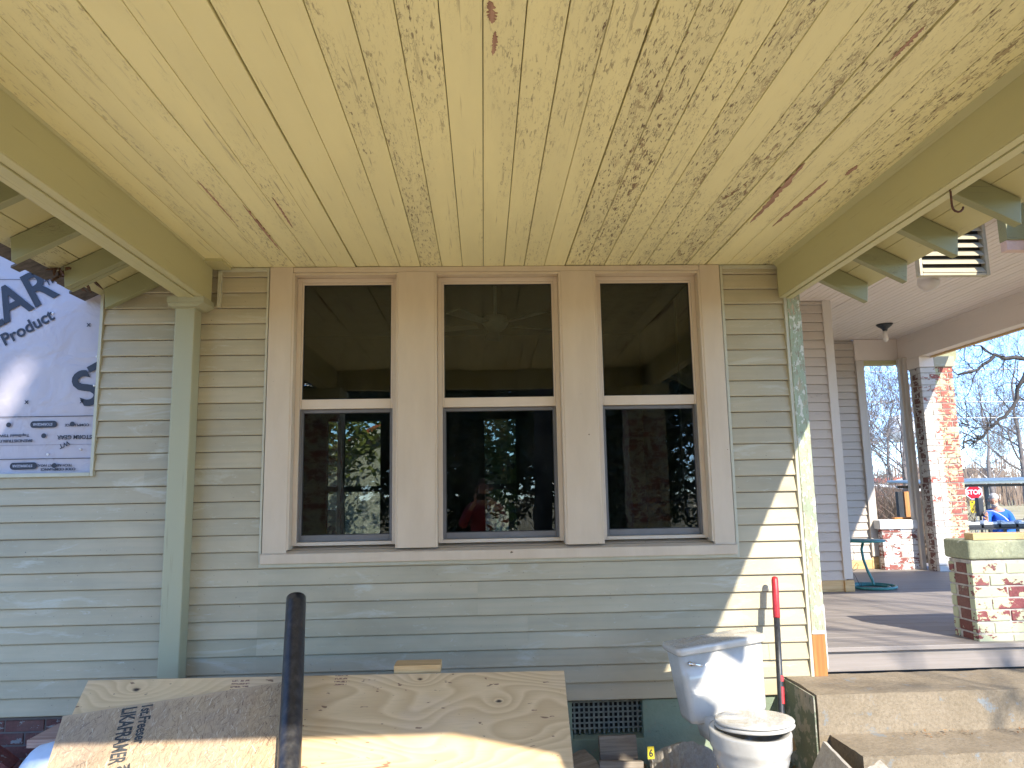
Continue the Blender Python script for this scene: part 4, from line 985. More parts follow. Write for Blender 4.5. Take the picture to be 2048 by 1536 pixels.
q = MB(); q.rings([egg(.176, .226, 0, z) for z in (0.0,)]+[egg(.187, .238, 0, .003), egg(.190, .241, 0, .010), egg(.184, .235, 0, .017), egg(.150, .200, 0, .0175), egg(.12, .17, 0, .016), egg(.118, .168, 0, .002)], .3, cap=False); trf(q, LR)
q.build('toilet_seat', M_porc, toi, smooth=True)
q = MB(); q.rings([egg(.178, .23, 0, .020), egg(.187, .239, 0, .022), egg(.189, .241, 0, .028), egg(.183, .235, 0, .0345), egg(.165, .217, 0, .0385), egg(.10, .14, 0, .041), egg(.03, .05, 0, .042)], .3); trf(q, LR)
q.build('seat_cover', M_porcd, toi, smooth=True)
# digging bar
B0, B1 = Vector((1.505, 3.985, .06)), Vector((1.632, 4.262, 1.122))
bar = thing('digging_bar', 'long black digging bar with a red grip leaning against the siding beside the toilet', 'digging bar', B0)
bd = B1-B0
q = MB(); q.tube([B0+Vector((-.02, -.03, .0)), B0+Vector((.004, -.006, .03)), B0+Vector((.006, 0, .10)), B0+bd*.22, B0+bd*.5, B0+bd*.795], [.012, .017, .0175, .0165, .0165, .0165], 14); q.build('bar_shaft', M_barblack, bar, smooth=True)
q = MB(); q.tube([B0+bd*.7955, B0+bd*.80, B0+bd*.98, B0+bd*.995, B0+bd], [.0168, .019, .019, .016, .008], 14); q.build('red_grip', M_barred, bar, smooth=True)
q = MB()
for k, (a, w_) in enumerate(((.40, .085), (.50, .03))):
    c0 = B0+bd*a; nrm = Vector((-.1, -1, .25)).normalized()
    q.tube([c0+nrm*.004+Vector((.006, 0, 0)), c0+bd.normalized()*w_*1.0+nrm*.004+Vector((.006, 0, 0))], .0140, 12)
q.build('red_decal', M_barred, bar)

# patio table on the deck
tb = thing('patio_table', 'teal metal patio table with curved leg against the white wall', 'table', (3.50, 6.83, ZD))
M_teal = plain('teal_paint', (.045, .20, .18), .4, var=.15, sc=30)
q = MB(); q.lathe([(.15, 1.118), (.185, 1.12), (.19, 1.128), (.185, 1.137), (.1, 1.139)], 3.49, 6.90, 28); q.build('table_top', M_teal, tb, smooth=True)
q = MB(); q.tube([(3.49, 6.9, 1.118), (3.47, 6.9, 1.05), (3.475, 6.89, .96), (3.50, 6.88, .86), (3.525, 6.86, .78), (3.52, 6.83, .735)], .012, 10); q.build('table_leg', M_teal, tb, smooth=True)
q = MB(); q.tube([(3.50+.20*math.cos(t), 6.83+.20*math.sin(t), .728) for t in [2*math.pi*k/36 for k in range(37)]], .013, 8); q.tube([(3.50+.15*math.cos(t), 6.83+.15*math.sin(t), .722) for t in [2*math.pi*k/36 for k in range(37)]], .011, 8); q.build('base_ring', M_teal, tb, smooth=True)
cw = MB(); rc_ = random.Random(5)
cw.tube([(3.27+.06*math.sin(t*1.7)+.03*t*.3, 6.80+.03*math.cos(t*2.3), 1.06-.035*t+.05*math.sin(t*2.9)) for t in [k*.35 for k in range(26)]], .0022, 5)
tag(cw.build('loose_wire', M_barblack, origin=(3.3, 6.8, .72)), 'thin looping black wire hanging on the white wall behind the teal table', 'wire')

# ================================================================== BEYOND THE PORCH
def sign_frame(x, y, z, face):
    """frame facing a direction in the ground plane"""
    n = Vector((face[0], face[1], 0)).normalized(); ex = Vector((0, 0, 1)).cross(n); m = Matrix((ex, Vector((0, 0, 1)), n)).transposed().to_4x4(); m.translation = Vector((x, y, z)); return m
SM = sign_frame(26.6, 40, -1.0, (-.62, -.85))
ss = rthing('stop_sign', 'red octagonal STOP sign on a thin post beside the street', 'traffic sign', SM)
def octo(r, z, mb, c=.5, th=.004): mb.prism([(r*math.cos(R(22.5+45*k)), 2.32+r*math.sin(R(22.5+45*k))) for k in range(8)], 'y', 0, th, c) if False else mb.poly([(r*math.cos(R(22.5+45*k)), 2.32+r*math.sin(R(22.5+45*k)), z) for k in range(8)], c)
q = MB(); octo(.42, .030, q); q.poly([(.42*math.cos(R(22.5-45*k)), 2.32+.42*math.sin(R(22.5-45*k)), .026) for k in range(8)]); q.build('sign_border', plain('sign_white', (.8, .8, .8), .4, var=.02), ss)
q = MB(); octo(.375, .034, q); q.build('sign_face', plain('sign_red', (.62, .015, .03), .4, var=.05), ss)
def flat_text(body, size, x, y, z, mat, root, name='lettering', sx=1, sy=1):
    me = text_mesh(body, size, .0015, 'CENTER'); mb = MB()
    for v in me.vertices: mb.v.append((x+v.co.x*sx, y+v.co.y*sy, z+v.co.z))
    for p in me.polygons: mb.face(list(p.vertices), .5)
    return mb.build(name, mat, root)
flat_text('STOP', .30, 0, 2.205, .038, MM['sign_white'], ss, sx=.98, sy=1.15)
q = MB(); q.tube([(0, -.3, 0), (0, 2.75, 0)], .03, 8); q.build('sign_post', plain('galvanised', (.35, .35, .34), .5, .6), ss)
ysn = rthing('yellow_sign', 'yellow rectangular sign with black marks mounted under the STOP sign', 'traffic sign', SM)
q = MB(); q.box(-.235, .235, 1.21, 1.86, .032, .036); q.build('sign_face', plain('sign_yellow', (.78, .55, .02), .4, var=.03), ysn)
flat_text('■ ▪', .2, 0, 1.70, .0385, M_ink, ysn, sx=.9) if False else None
q = MB()
for a in ((-.17, -.09, 1.74, 1.82), (.04, .10, 1.71, 1.80), (-.03, .02, 1.58, 1.70), (-.10, -.04, 1.50, 1.60), (.05, .10, 1.50, 1.58), (-.06, .07, 1.60, 1.63), (-.16, .15, 1.385, 1.42), (-.13, .12, 1.31, 1.345)): q.box(a[0], a[1], a[2], a[3], .0365, .0375)
tag(q.build('sign_mark', M_ink, ysn), kind='stuff')

# skin / clothing figures -------------------------------------------
M_skin = plain('skin', (.55, .30, .21), .5, var=.06); M_hair = plain('grey_hair', (.50, .47, .43), .8, var=.2, sc=60); M_hairb = plain('brown_hair', (.06, .04, .03), .7, var=.2, sc=60)
def skin_obj(name, joints, bones, mat, parent, levels=2):
    me = bpy.data.meshes.new(name); ks = list(joints)
    me.from_pydata([joints[k][0] for k in ks], [(ks.index(a), ks.index(b)) for a, b in bones], [])
    o = bpy.data.objects.new(name, me); COL.objects.link(o); o.parent = parent; WL[o.name] = Vector()
    o.modifiers.new('skin', 'SKIN'); 
    if not me.skin_vertices: 
        pass
    sv = me.skin_vertices[0].data if me.skin_vertices else None
    if sv is None:
        bpy.context.view_layer.objects.active = o; sv = me.skin_vertices[0].data
    for i, k in enumerate(ks):
        r = joints[k][1]; sv[i].radius = (r, r) if not isinstance(r, tuple) else r; sv[i].use_root = (i == 0)
    s = o.modifiers.new('sub', 'SUBSURF'); s.levels = levels; s.render_levels = levels
    me.materials.append(mat)
    o.modifiers['skin'].use_smooth_shade = True
    return o
def figure(label, mx, J, shirt, trousers, hair, beard, held=None):
    p = rthing('person', label, 'person', mx)
    body = {}
    def add(d, k, r): d[k] = (J[k], r)
    B = {}
    for k, r in (('hip', (.13, .10)), ('waist', (.125, .095)), ('chest', (.155, .11)), ('neckb', (.075, .07)), ('neck', .052), ('headb', (.062, .075)), ('headm', (.075, .092)), ('headt', (.055, .065)),
                 ('shl', .06), ('ell', .042), ('wrl', .028), ('shr', .06), ('elr', .042), ('wrr', .028),
                 ('thl', .085), ('knl', .055), ('anl', .04), ('tol', .04), ('thr', .085), ('knr', .055), ('anr', .04), ('tor', .04)): add(B, k, r)
    bones = [('hip', 'waist'), ('waist', 'chest'), ('chest', 'neckb'), ('neckb', 'neck'), ('neck', 'headb'), ('headb', 'headm'), ('headm', 'headt'), ('neckb', 'shl'), ('shl', 'ell'), ('ell', 'wrl'), ('neckb', 'shr'), ('shr', 'elr'), ('elr', 'wrr'),
             ('hip', 'thl'), ('thl', 'knl'), ('knl', 'anl'), ('anl', 'tol'), ('hip', 'thr'), ('thr', 'knr'), ('knr', 'anr'), ('anr', 'tor')]
    # hands: palm with five fingers
    for s in 'lr':
        wv = Vector(J['wr'+s]); d = (wv-Vector(J['el'+s])).normalized(); side = Vector(J.get('palm'+s, (1, 0, 0))); side = (side-d*side.dot(d)).normalized(); nrm = d.cross(side)
        pm = wv+d*.055; B['pm'+s] = (tuple(pm), (.030, .018)); bones.append(('wr'+s, 'pm'+s))
        for i, (off, L) in enumerate(((-.030, .062), (-.010, .074), (.010, .070), (.030, .055))):
            a = pm+d*.035+side*off; b = a+d*L*.5+nrm*.012; c = b+d*L*.35+nrm*.028
            for nm, pt, r in (('a', a, .0095), ('b', b, .0088), ('c', c, .0075)): B[f'f{s}{i}{nm}'] = (tuple(pt), r)
            bones += [('pm'+s, f'f{s}{i}a'), (f'f{s}{i}a', f'f{s}{i}b'), (f'f{s}{i}b', f'f{s}{i}c')]
        a = wv+d*.035-side*.042+nrm*.01; b = a+d*.03-side*.018+nrm*.014
        B[f't{s}a'] = (tuple(a), .011); B[f't{s}b'] = (tuple(b), .009); bones += [('wr'+s, f't{s}a'), (f't{s}a', f't{s}b')]
    skin_obj('body', B, bones, M_skin, p)
    S = {}
    for k, r in (('hip', (.155, .125)), ('waist', (.16, .12)), ('chest', (.185, .135)), ('neckb', (.095, .085)), ('shl', .082), ('ell', .060), ('cfl', .043), ('shr', .082), ('elr', .060), ('cfr', .043)): 
        if k.startswith('cf'): s = k[-1]; S[k] = (tuple(Vector(J['el'+s]).lerp(Vector(J['wr'+s]), .86)), r)
        else: add(S, k, r)
    skin_obj('shirt', S, [('hip', 'waist'), ('waist', 'chest'), ('chest', 'neckb'), ('neckb', 'shl'), ('shl', 'ell'), ('ell', 'cfl'), ('neckb', 'shr'), ('shr', 'elr'), ('elr', 'cfr')], shirt, p)
    T = {}
    for k, r in (('hip', (.15, .12)), ('thl', .105), ('knl', .075), ('anl', .06), ('thr', .105), ('knr', .075), ('anr', .06)): add(T, k, r)
    skin_obj('trousers', T, [('hip', 'thl'), ('thl', 'knl'), ('knl', 'anl'), ('hip', 'thr'), ('thr', 'knr'), ('knr', 'anr')], trousers, p)
    # face
    hm = Vector(J['headm']); fd = Vector(J['face']).normalized(); upv = Vector((0, 0, 1)); upv = (upv-fd*upv.dot(fd)).normalized(); sd_ = fd.cross(upv).normalized()
    q = MB(); q.tube([hm+fd*.085+upv*.02, hm+fd*.108-upv*.015, hm+fd*.092-upv*.022], [.010, .015, .008], 8)
    q.build('nose', M_skin, p, smooth=True)
    for s in (-1, 1): q = MB(); q.tube([hm+sd_*s*.083-upv*.02, hm+sd_*s*.094+upv*.012, hm+sd_*s*.084+upv*.02], [.010, .014, .006], 6); q.build('ear', M_skin, p, smooth=True)
    for s in (-1, 1): q = MB(); q.ball(tuple(hm+fd*.086+sd_*s*.032+upv*.018), .010, 8); q.build('eye', plain('dark_feature', (.08, .03, .03), .4), p, smooth=True)
    q = MB()
    q.tube([hm+fd*.088-upv*.052-sd_*.022, hm+fd*.094-upv*.052, hm+fd*.088-upv*.052+sd_*.022], [.003, .005, .003], 6)
    q.build('mouth', plain('dark_feature', (.08, .03, .03), .4), p, smooth=True)
    q = MB(); o = hm-fd*.018+upv*.028; rings = []
    for i in range(7):
        t = R(8+i*14.0); rr_ = .100*math.sin(t) if i < 6 else .096
        rings.append([tuple(o+upv*(.098*math.cos(t)+.004)+(fd*math.cos(a)*.98+sd_*math.sin(a)*.86)*rr_*(1 if math.cos(a) < .35 else (.97 if i < 2 else .80)) - fd*.012*(i/6)) for a in [2*math.pi*k/20 for k in range(20)]])
    q.rings(rings, .5); q.build('hair', hair, p, smooth=True)
    if beard:
        q = MB(); q.rings([[tuple(hm+fd*(.045+.048*math.cos(a)*sc)+sd_*.058*math.sin(a)*sc-upv*z) for a in [2*math.pi*k/16 for k in range(16)]] for z, sc in ((.045, .9), (.062, 1.03), (.085, .98), (.108, .62), (.115, .2))], .5); q.build('beard', hair, p, smooth=True)
    for s in 'lr':
        q = MB(); a = Vector(J['an'+s]); t = Vector(J['to'+s]); q.tube([a+Vector((0, 0, .03)), a-Vector((0, 0, .03)), a.lerp(t, .5)-Vector((0, 0, .03)), t-Vector((0, 0, .025))], [.055, .06, .05, .04], 10)
        q.build('shoe', M_barblack, p, smooth=True)
    return p
M_blue = plain('blue_shirt_cloth', (.012, .11, .62), .8, var=.15, sc=20); M_jean = plain('dark_jeans', (.03, .04, .07), .85); M_redsh = plain('dark_red_shirt', (.28, .02, .04), .8)
# man in blue, bending forward and working at the rack: local frame x = his left-right as seen, y = away, origin on the ground
mz = gz(9.75, 14.0)
JM = dict(hip=(.22, .12, .93), waist=(.20, .07, 1.10), chest=(.12, -.02, 1.36), neckb=(.04, -.07, 1.56), neck=(-.01, -.10, 1.64), headb=(-.035, -.125, 1.69), headm=(-.05, -.15, 1.755), headt=(-.045, -.14, 1.84), face=(-.55, -.75, -.38),
          shl=(-.13, -.03, 1.50), ell=(-.27, -.20, 1.26), wrl=(-.33, -.30, 1.42), shr=(.24, -.10, 1.49), elr=(.20, -.30, 1.21), wrr=(-.10, -.40, 1.15),
          palml=(1, .3, 0), palmr=(0, .2, 1), thl=(.13, .12, .86), knl=(.14, .06, .48), anl=(.15, .14, .09), tol=(.11, 0, .05), thr=(.31, .14, .86), knr=(.34, .08, .48), anr=(.34, .16, .09), tor=(.32, .02, .05))
figure('grey-bearded man in a blue long-sleeved shirt bending over a rack, holding a hose', Matrix.Translation((9.63, 14.0, mz-.06)), JM, M_blue, M_jean, M_hair, True)
# the open utility cart with canopy he works at
ct = thing('utility_cart', 'dark open utility cart with a flat canopy roof parked by the street', 'cart', (10.6, 14.6, gz(10.6, 14.6)))
M_cart = plain('cart_black', (.03, .03, .032), .4); M_canopy = plain('canopy_teal_grey', (.13, .17, .17), .35)
q = MB(); q.hexa([(8.6, 14.2, 1.655), (12.6, 13.3, 1.66), (13.0, 15.6, 1.72), (9.0, 16.5, 1.72), (8.62, 14.25, 1.70), (12.6, 13.35, 1.74), (13.0, 15.6, 1.80), (9.0, 16.5, 1.78)]); q.build('canopy', M_canopy, ct, bevel=.02)
q = MB(); q.box(8.75, 12.6, 14.3, 14.36, 1.60, 1.65); q.box(8.9, 12.7, 15.9, 15.96, 1.60, 1.65); q.build('canopy_rail', M_cart, ct)
zz = gz(10.6, 14.6)
for x, y in ((9.86, 14.45), (12.4, 14.1), (9.60, 15.9), (12.5, 15.6)): q = MB(); q.box(x-.03, x+.03, y-.03, y+.03, zz+.3, 1.61); q.build('canopy_post', M_cart if x > 9.7 else M_cart, ct)
q = MB(); q.box(9.3, 12.6, 14.5, 15.8, zz+.35, zz+.75); q.box(9.5, 12.4, 14.6, 15.7, zz+.75, zz+.95); q.build('cart_body', M_cart, ct, bevel=.03)
for x, y in ((9.8, 14.5), (12.1, 14.5), (9.8, 15.75), (12.1, 15.75)):
    q = MB(); q.tube([(x, y-.08, zz+.26), (x, y+.08, zz+.26)], .26, 20); wq = q.build('wheel', M_cart, ct, bevel=.02)
# rack of small machines in front
rk = thing('machine_rack', 'long low dark rack carrying machine parts in front of the man in blue', 'rack', (9.3, 13, gz(9.3, 13)))
zr_ = gz(9.3, 13)
q = MB(); q.box(8.35, 10.6, 12.9, 12.96, .86, .885); q.box(8.35, 10.6, 13.2, 13.26, .86, .885)
for x in (8.4, 9.3, 10.5): q.box(x-.02, x+.02, 12.9, 12.94, zr_, .86); q.box(x-.02, x+.02, 13.22, 13.26, zr_, .86)
q.build('rack_frame', M_cart, rk)
M_offw = plain('off_white_part', (.72, .72, .70), .4, sc=60, var=.15)
for i in range(7):
    x = 8.40+.31*i
    m0 = thing('machine_part', 'black and white machine part sitting in the row on the long rack', 'machine', (x, 13.05, .886), 'machine parts on the rack')
    q = MB(); q.box(x, x+.27, 12.93, 13.2, .887, .945); q.build('dark_base', M_cart, m0, bevel=.006)
    q = MB(); q.box(x+.015, x+.255, 12.94, 13.18, .946, .985); q.box(x+.05, x+.11, 12.98, 13.1, .986, 1.01); q.build('white_top', M_offw, m0, bevel=.006)
hs = MB(); hs.tube([(9.20, 13.62, 1.10), (9.23, 13.58, 1.16), (9.29, 13.5, 1.16), (9.34, 13.4, 1.11), (9.36, 13.3, 1.05), (9.35, 13.2, .99)], .011, 8)
tag(hs.build('hose', M_offw, origin=(9.4, 13.5, 1.0), smooth=True), 'white curved hose held by the man in blue', 'hose')
bx = thing('equipment_box', 'tall black equipment box on a stand at the left hand of the man in blue', 'box', (9.22, 13.75, gz(9.2, 13.75)))
q = MB(); q.box(9.17, 9.27, 13.70, 13.80, 1.06, 1.40); q.build('box_body', M_cart, bx, bevel=.01); q = MB(); q.tube([(9.22, 13.75, gz(9.2, 13.75)), (9.22, 13.75, 1.06)], .02, 8); q.build('box_stand', M_cart, bx)

# water tower far off
wtm = thing('water_tower', 'white ball-topped water tower on legs far behind the bare trees', 'water tower', (143.5, 250, -1))
M_tower = plain('tower_white', (.72, .74, .76), .5, var=.04, sc=.3)
q = MB(); q.lathe([(.5, 26.6), (2.6, 26.0), (4.2, 24.4), (4.8, 22.2), (4.8, 20.6), (4.2, 18.8), (2.6, 17.4), (.8, 17.0)][::-1], 143.5, 250, 32); q.build('tank', M_tower, wtm, smooth=True)
for k in range(5):
    a = 2*math.pi*k/5+.3; q = MB(); q.tube([(143.5+4.6*math.cos(a), 250+4.6*math.sin(a), 20), (143.5+5.6*math.cos(a), 250+5.6*math.sin(a), -1)], .28, 8); q.build('leg', M_tower, wtm)
q = MB(); q.tube([(143.5, 250, 17.2), (143.5, 250, -1)], .55, 12); q.build('riser_pipe', M_tower, wtm)
q = MB(); q.tube([(143.5+5*math.cos(t), 250+5*math.sin(t), 20.4) for t in [2*math.pi*k/24 for k in range(25)]], .18, 6); q.build('balcony', M_tower, wtm)

# bare trees -----------------------------------------------------------
def bare_tree(seed, H=11, trunk=.22, levels=5, spread=.55, twigr=.009, density=3):
    rg = random.Random(seed); T = MB(); B = MB(); Tw = MB()
    def grow(p, d, L, r, lv):
        n = 4 if lv < 3 else 3; pts = [p]; rad = [r]; dirn = d.copy(); q_ = p.copy()
        for i in range(n):
            dirn = (dirn+Vector((rg.gauss(0, .13), rg.gauss(0, .13), rg.gauss(.05, .09)))*(1.0+.25*lv)).normalized(); q_ = q_+dirn*L/n; pts.append(q_.copy()); rad.append(max(twigr*.5, r*(1-(i+1)/n*.55)))
        tgt = T if lv == 0 else (B if lv < 3 else Tw)
        tgt.tube(pts, rad, 9 if lv == 0 else (6 if lv == 1 else (4 if lv == 2 else 3)), cap=False)
        if lv >= levels: return
        nb = density+ (2 if lv < 2 else 0)
        for i in range(nb):
            t = .35+.65*(i+rg.random())/nb; k = min(n-1, int(t*n)); fr = t*n-k; a = pts[k].lerp(pts[k+1], min(1, fr))
            ax = dirn.orthogonal().normalized(); ax.rotate(Quaternion(dirn, rg.uniform(0, 6.283))); nd = (dirn*(1-spread*rg.uniform(.7, 1.2))+ax*spread*rg.uniform(.8, 1.5)+Vector((0, 0, .12))).normalized()
            grow(a, nd, L*rg.uniform(.5, .75), max(twigr, rad[k]*rg.uniform(.32, .5)), lv+1)
        grow(pts[-1], dirn, L*.62, rad[-1], lv+1)
    grow(Vector((0, 0, 0)), Vector((0, 0, 1)), H*.38, trunk, 0)
    return T, B, Tw
def tree_proto(seed, lab, mat=M_bark, tmat=None, group=None, **k):
    T, B, Tw = bare_tree(seed, **k); root = thing('bare_tree', lab, 'tree', (0, 0, 0), group)
    T.build('trunk', mat, root, smooth=True); B.build('branch', mat, root, smooth=True); tag(Tw.build('twigs', tmat or mat, root), kind='stuff'); return root
GRP = 'bare winter trees across the street'
protos = [tree_proto(101+i, 'bare grey tree', group=GRP, trunk=.15, tmat=M_twig if i % 2 else M_bark) for i in range(3)]
spots = [(15.2, 26.5, .95, 'nearest bare tree in the opening at the far end of the porch'),
         (19, 37, 1.2, 'bare tree in front of the distant white water tower'), (37, 50, 1.6, 'tall bare tree behind the canopy of the utility cart'), (33.5, 60, 1.5, 'distant bare tree between the water tower and the brick column'),
         (46, 66, 1.6, 'broad bare tree at the right edge, farther back than the cart'), (52, 90, 1.8, 'far grey tree near the roofs behind the brick column'), (56, 72, 1.5, 'farthest bare tree at the right edge of the picture')]
used = [0]*3
for i, (x, y, s, lab) in enumerate(spots):
    p = protos[i % 3]
    o = p if used[i % 3] == 0 else copy_tree(p); used[i % 3] = 1
    o.location = (x, y, gz(x, y)-.1); o.rotation_euler.z = i*1.9; o.scale = (s, s, s); o['label'] = lab
# near tree at the right whose limbs hang into the picture
nr = thing('bare_tree', 'near dark-limbed tree whose crooked branches hang in from the right edge', 'tree', (10.2, 10.8, -.2))
q = MB(); q.tube([(10.2, 10.8, -.2), (10.15, 10.8, 1.5), (10.05, 10.7, 3.0), (10.0, 10.6, 4.6), (9.9, 10.7, 7)], [.36, .29, .26, .22, .12], 14); q.build('trunk', M_barkdark, nr, smooth=True)
rgn = random.Random(77)
def limb(pts, r0, r1, nm='branch', tw=12):
    pts = [Vector(p) for p in pts]; N = len(pts); q = MB(); fine = []
    for i in range(N-1):
        for k in range(3): fine.append(pts[i].lerp(pts[i+1], k/3)+Vector((rgn.gauss(0, .012), rgn.gauss(0, .02), rgn.gauss(0, .012))))
    fine.append(pts[-1]); rad = [.62*(r0+(r1-r0)*i/(len(fine)-1)) for i in range(len(fine))]; q.tube(fine, rad, 8); q.build(nm, M_barkdark, nr, smooth=True)
    t = MB()
    for i in range(tw):
        a = rgn.choice(fine[len(fine)//4:]); d = Vector((rgn.uniform(-.8, .3), rgn.uniform(-.4, .4), rgn.uniform(-.5, .9))).normalized(); L = rgn.uniform(.2, .6); p_ = [a]; 
        for k in range(4): d = (d+Vector((rgn.gauss(0, .3), rgn.gauss(0, .3), rgn.gauss(0, .3)))).normalized(); p_.append(p_[-1]+d*L/4)
        t.tube(p_, [.009, .008, .006, .005, .003], 4)
        for k in range(2):
            b = rgn.choice(p_[1:]); d2 = (d+Vector((rgn.gauss(0, .7), rgn.gauss(0, .7), rgn.gauss(0, .7)))).normalized(); t.tube([b, b+d2*L*.3, b+d2*L*.5+Vector((0, 0, .03))], [.005, .004, .002], 3)
    tag(t.build('twigs', M_barkdark, nr), kind='stuff')
limb([(10.05, 10.7, 3.1), (9.2, 10.6, 3.42), (8.4, 10.5, 3.44), (7.95, 10.5, 3.43), (7.52, 10.5, 3.50), (7.25, 10.5, 3.30), (6.93, 10.5, 3.22)], .085, .022)
limb([(9.2, 10.6, 3.42), (8.5, 10.55, 3.50), (8.0, 10.5, 3.33), (7.86, 10.5, 3.08), (7.78, 10.5, 2.84), (7.55, 10.5, 2.62), (7.36, 10.5, 2.48), (7.2, 10.5, 2.33), (7.08, 10.5, 2.27), (6.93, 10.5, 2.24), (6.84, 10.5, 2.12)], .06, .016, tw=22)
limb([(7.50, 10.5, 3.50), (7.3, 10.5, 3.62), (7.05, 10.5, 3.75), (6.9, 10.5, 3.8)], .022, .008, tw=8)
limb([(7.36, 10.5, 2.48), (7.15, 10.5, 2.42), (6.95, 10.5, 2.50), (6.78, 10.5, 2.46)], .014, .006, tw=6)
limb([(10.0, 10.6, 4.2), (9.0, 10.3, 5.0), (8.0, 10.1, 5.2), (7.0, 10.0, 5.0), (6.2, 10, 4.7)], .09, .02, tw=30)
# shrubs low beyond the half wall
def shrub(seed):
    rg = random.Random(seed); q = MB()
    for i in range(130):
        a = rg.uniform(0, 6.28); t = rg.uniform(.05, .45); p = Vector((rg.gauss(0, .15), rg.gauss(0, .15), 0)); d = Vector((math.cos(a)*t, math.sin(a)*t, 1)).normalized(); pts = [p]
        for k in range(6): d = (d+Vector((rg.gauss(0, .11), rg.gauss(0, .11), 0))).normalized(); pts.append(pts[-1]+d*rg.uniform(.25, .42))
        q.tube(pts, [.011, .009, .008, .006, .005, .004, .002], 3)
        for k in (3, 4, 5):
            d2 = (d+Vector((rg.gauss(0, .6), rg.gauss(0, .6), .2))).normalized(); q.tube([pts[k], pts[k]+d2*.25, pts[k]+d2*.4], [.005, .004, .002], 3)
    return q
sb = thing('bare_shrub', 'leafless brown shrub low behind the half wall, left of the fence posts', 'shrub', (0, 0, 0), 'leafless shrubs beyond the porch')
tag(shrub(5).build('stems', M_twig, sb), kind='stuff')
for i, (x, y, s, lab) in enumerate([(6.6, 12.0, .9, None), (8.9, 15.0, 1.0, 'leafless brown shrub just left of the far brick column, farther off'), (11.5, 22, 1.25, 'wide leafless thicket far behind the half wall'), (15.5, 27.5, 1.4, 'leafless thicket below the water tower')]):
    o = sb if i == 0 else copy_tree(sb); o.location = (x, y, gz(x, y)); o.rotation_euler.z = i*2.1; o.scale = (s, s, s*.95)
    if lab: o['label'] = lab
# far wood
q = MB(); rw_ = random.Random(91)
for i in range(9000):
    a = rw_.uniform(-.35, 1.5); d = rw_.uniform(120, 190); x, y = math.sin(a)*d, math.cos(a)*d; h = 6+5*abs(mnoise.noise(Vector((a*14, 2, 0))))+rw_.uniform(0, 3.5)
    z = gz(x, y)-.5; wd = rw_.uniform(.03, .16); lx = rw_.gauss(0, .9)
    q.poly([(x-wd, y, z), (x+wd, y, z), (x+lx+.02, y+.1, z+h)], rw_.random())
    if i % 2 == 0: z1 = z+h*rw_.uniform(.25, .7); q.poly([(x, y, z1), (x+.12, y, z1+.1), (x+rw_.gauss(0, 1.6), y, z1+rw_.uniform(.6, 2.4))], rw_.random())
tag(q.build('far_wood', M_twig), 'grey-brown leafless wood along the horizon', 'wood', kind='stuff')
# distant houses with gabled roofs
def far_house(x, y, w_, d_, h, rh, wallm_, roofm, lab, name='distant_house', rot=0):
    z = gz(x, y); t = rthing(name, lab, 'house', Matrix.Translation((x, y, z)) @ Matrix.Rotation(R(rot), 4, 'Z'))
    q = MB(); q.box(-w_/2, w_/2, -d_/2, d_/2, 0, h); q.prism([(-w_/2, h), (w_/2, h), (0, h+rh)], 'y', -d_/2, d_/2); q.build('wall', wallm_, t)
    q = MB()
    for s in (-1, 1):
        pts = [(0, h+rh+.02), (s*(w_/2+.4), h-.4*rh/(w_/2)+.02), (s*(w_/2+.4), h-.4*rh/(w_/2)+.14), (0, h+rh+.14)]
        if s < 0: pts = pts[::-1]
        q.prism(pts[::-1], 'y', -d_/2-.4, d_/2+.4)
    q.build('roof', roofm, t)
    q = MB()
    for s in (-1, 1): q.hexa([(0, -d_/2-.44, h+rh-.16), (s*(w_/2+.4), -d_/2-.44, h-.4*rh/(w_/2)-.16), (s*(w_/2+.4), -d_/2-.405, h-.4*rh/(w_/2)-.16), (0, -d_/2-.405, h+rh-.16), (0, -d_/2-.44, h+rh+.02), (s*(w_/2+.4), -d_/2-.44, h-.4*rh/(w_/2)+.02), (s*(w_/2+.4), -d_/2-.405, h-.4*rh/(w_/2)+.02), (0, -d_/2-.405, h+rh+.02)])
    q.build('rake_board', MM['sign_white'], t)
    for i in (-1, 1):
        q = MB(); q.box(i*w_*.25-.5, i*w_*.25+.5, -d_/2-.03, -d_/2-.005, h*.35, h*.8); q.build('window', M_asphalt, t)
    return t
M_hwall = plain('far_wall_white', (.6, .6, .57), .7, var=.05, sc=1); M_hbrick = plain('far_wall_brick', (.30, .14, .09), .8, sc=3); M_troof = plain('terracotta_roof', (.50, .13, .06), .7, var=.25, sc=4)
far_house(84.2, 130, 3.4, 9, 4.0, 1.7, M_hwall, M_shingle, 'white gabled house peeking over the cart canopy, left one of the pair')
far_house(87.8, 131, 3.4, 9, 4.0, 1.7, M_hwall, M_shingle, 'white gabled house peeking over the cart canopy, right one of the pair')
far_house(47, 88, 12, 10, 2.3, 1.4, M_hbrick, M_troof, 'low reddish-brown house seen through the opening at the far end of the porch')
far_house(29.5, 60, 12, 7, 2.2, .8, M_hbrick, M_shingle, 'long low brick building beyond the shrubs', 'brick_building')
# metal fence across the street
fn = thing('metal_fence', 'thin dark metal fence running along the far side of the street', 'fence', (20, 30, gz(20, 30)))
q = MB()
for i in range(100):
    x = 8+i*.42; z = gz(x, 30.5); q.box(x-.012, x+.012, 30.5, 30.52, z, z+1.3)
for i in range(50): x = 8+i*.84; z = gz(x, 30.5); q.box(x, x+.84, 30.49, 30.505, z+1.2, z+1.24); q.box(x, x+.84, 30.49, 30.505, z+.2, z+.24)
q.build('fence_bar', M_cart, fn)
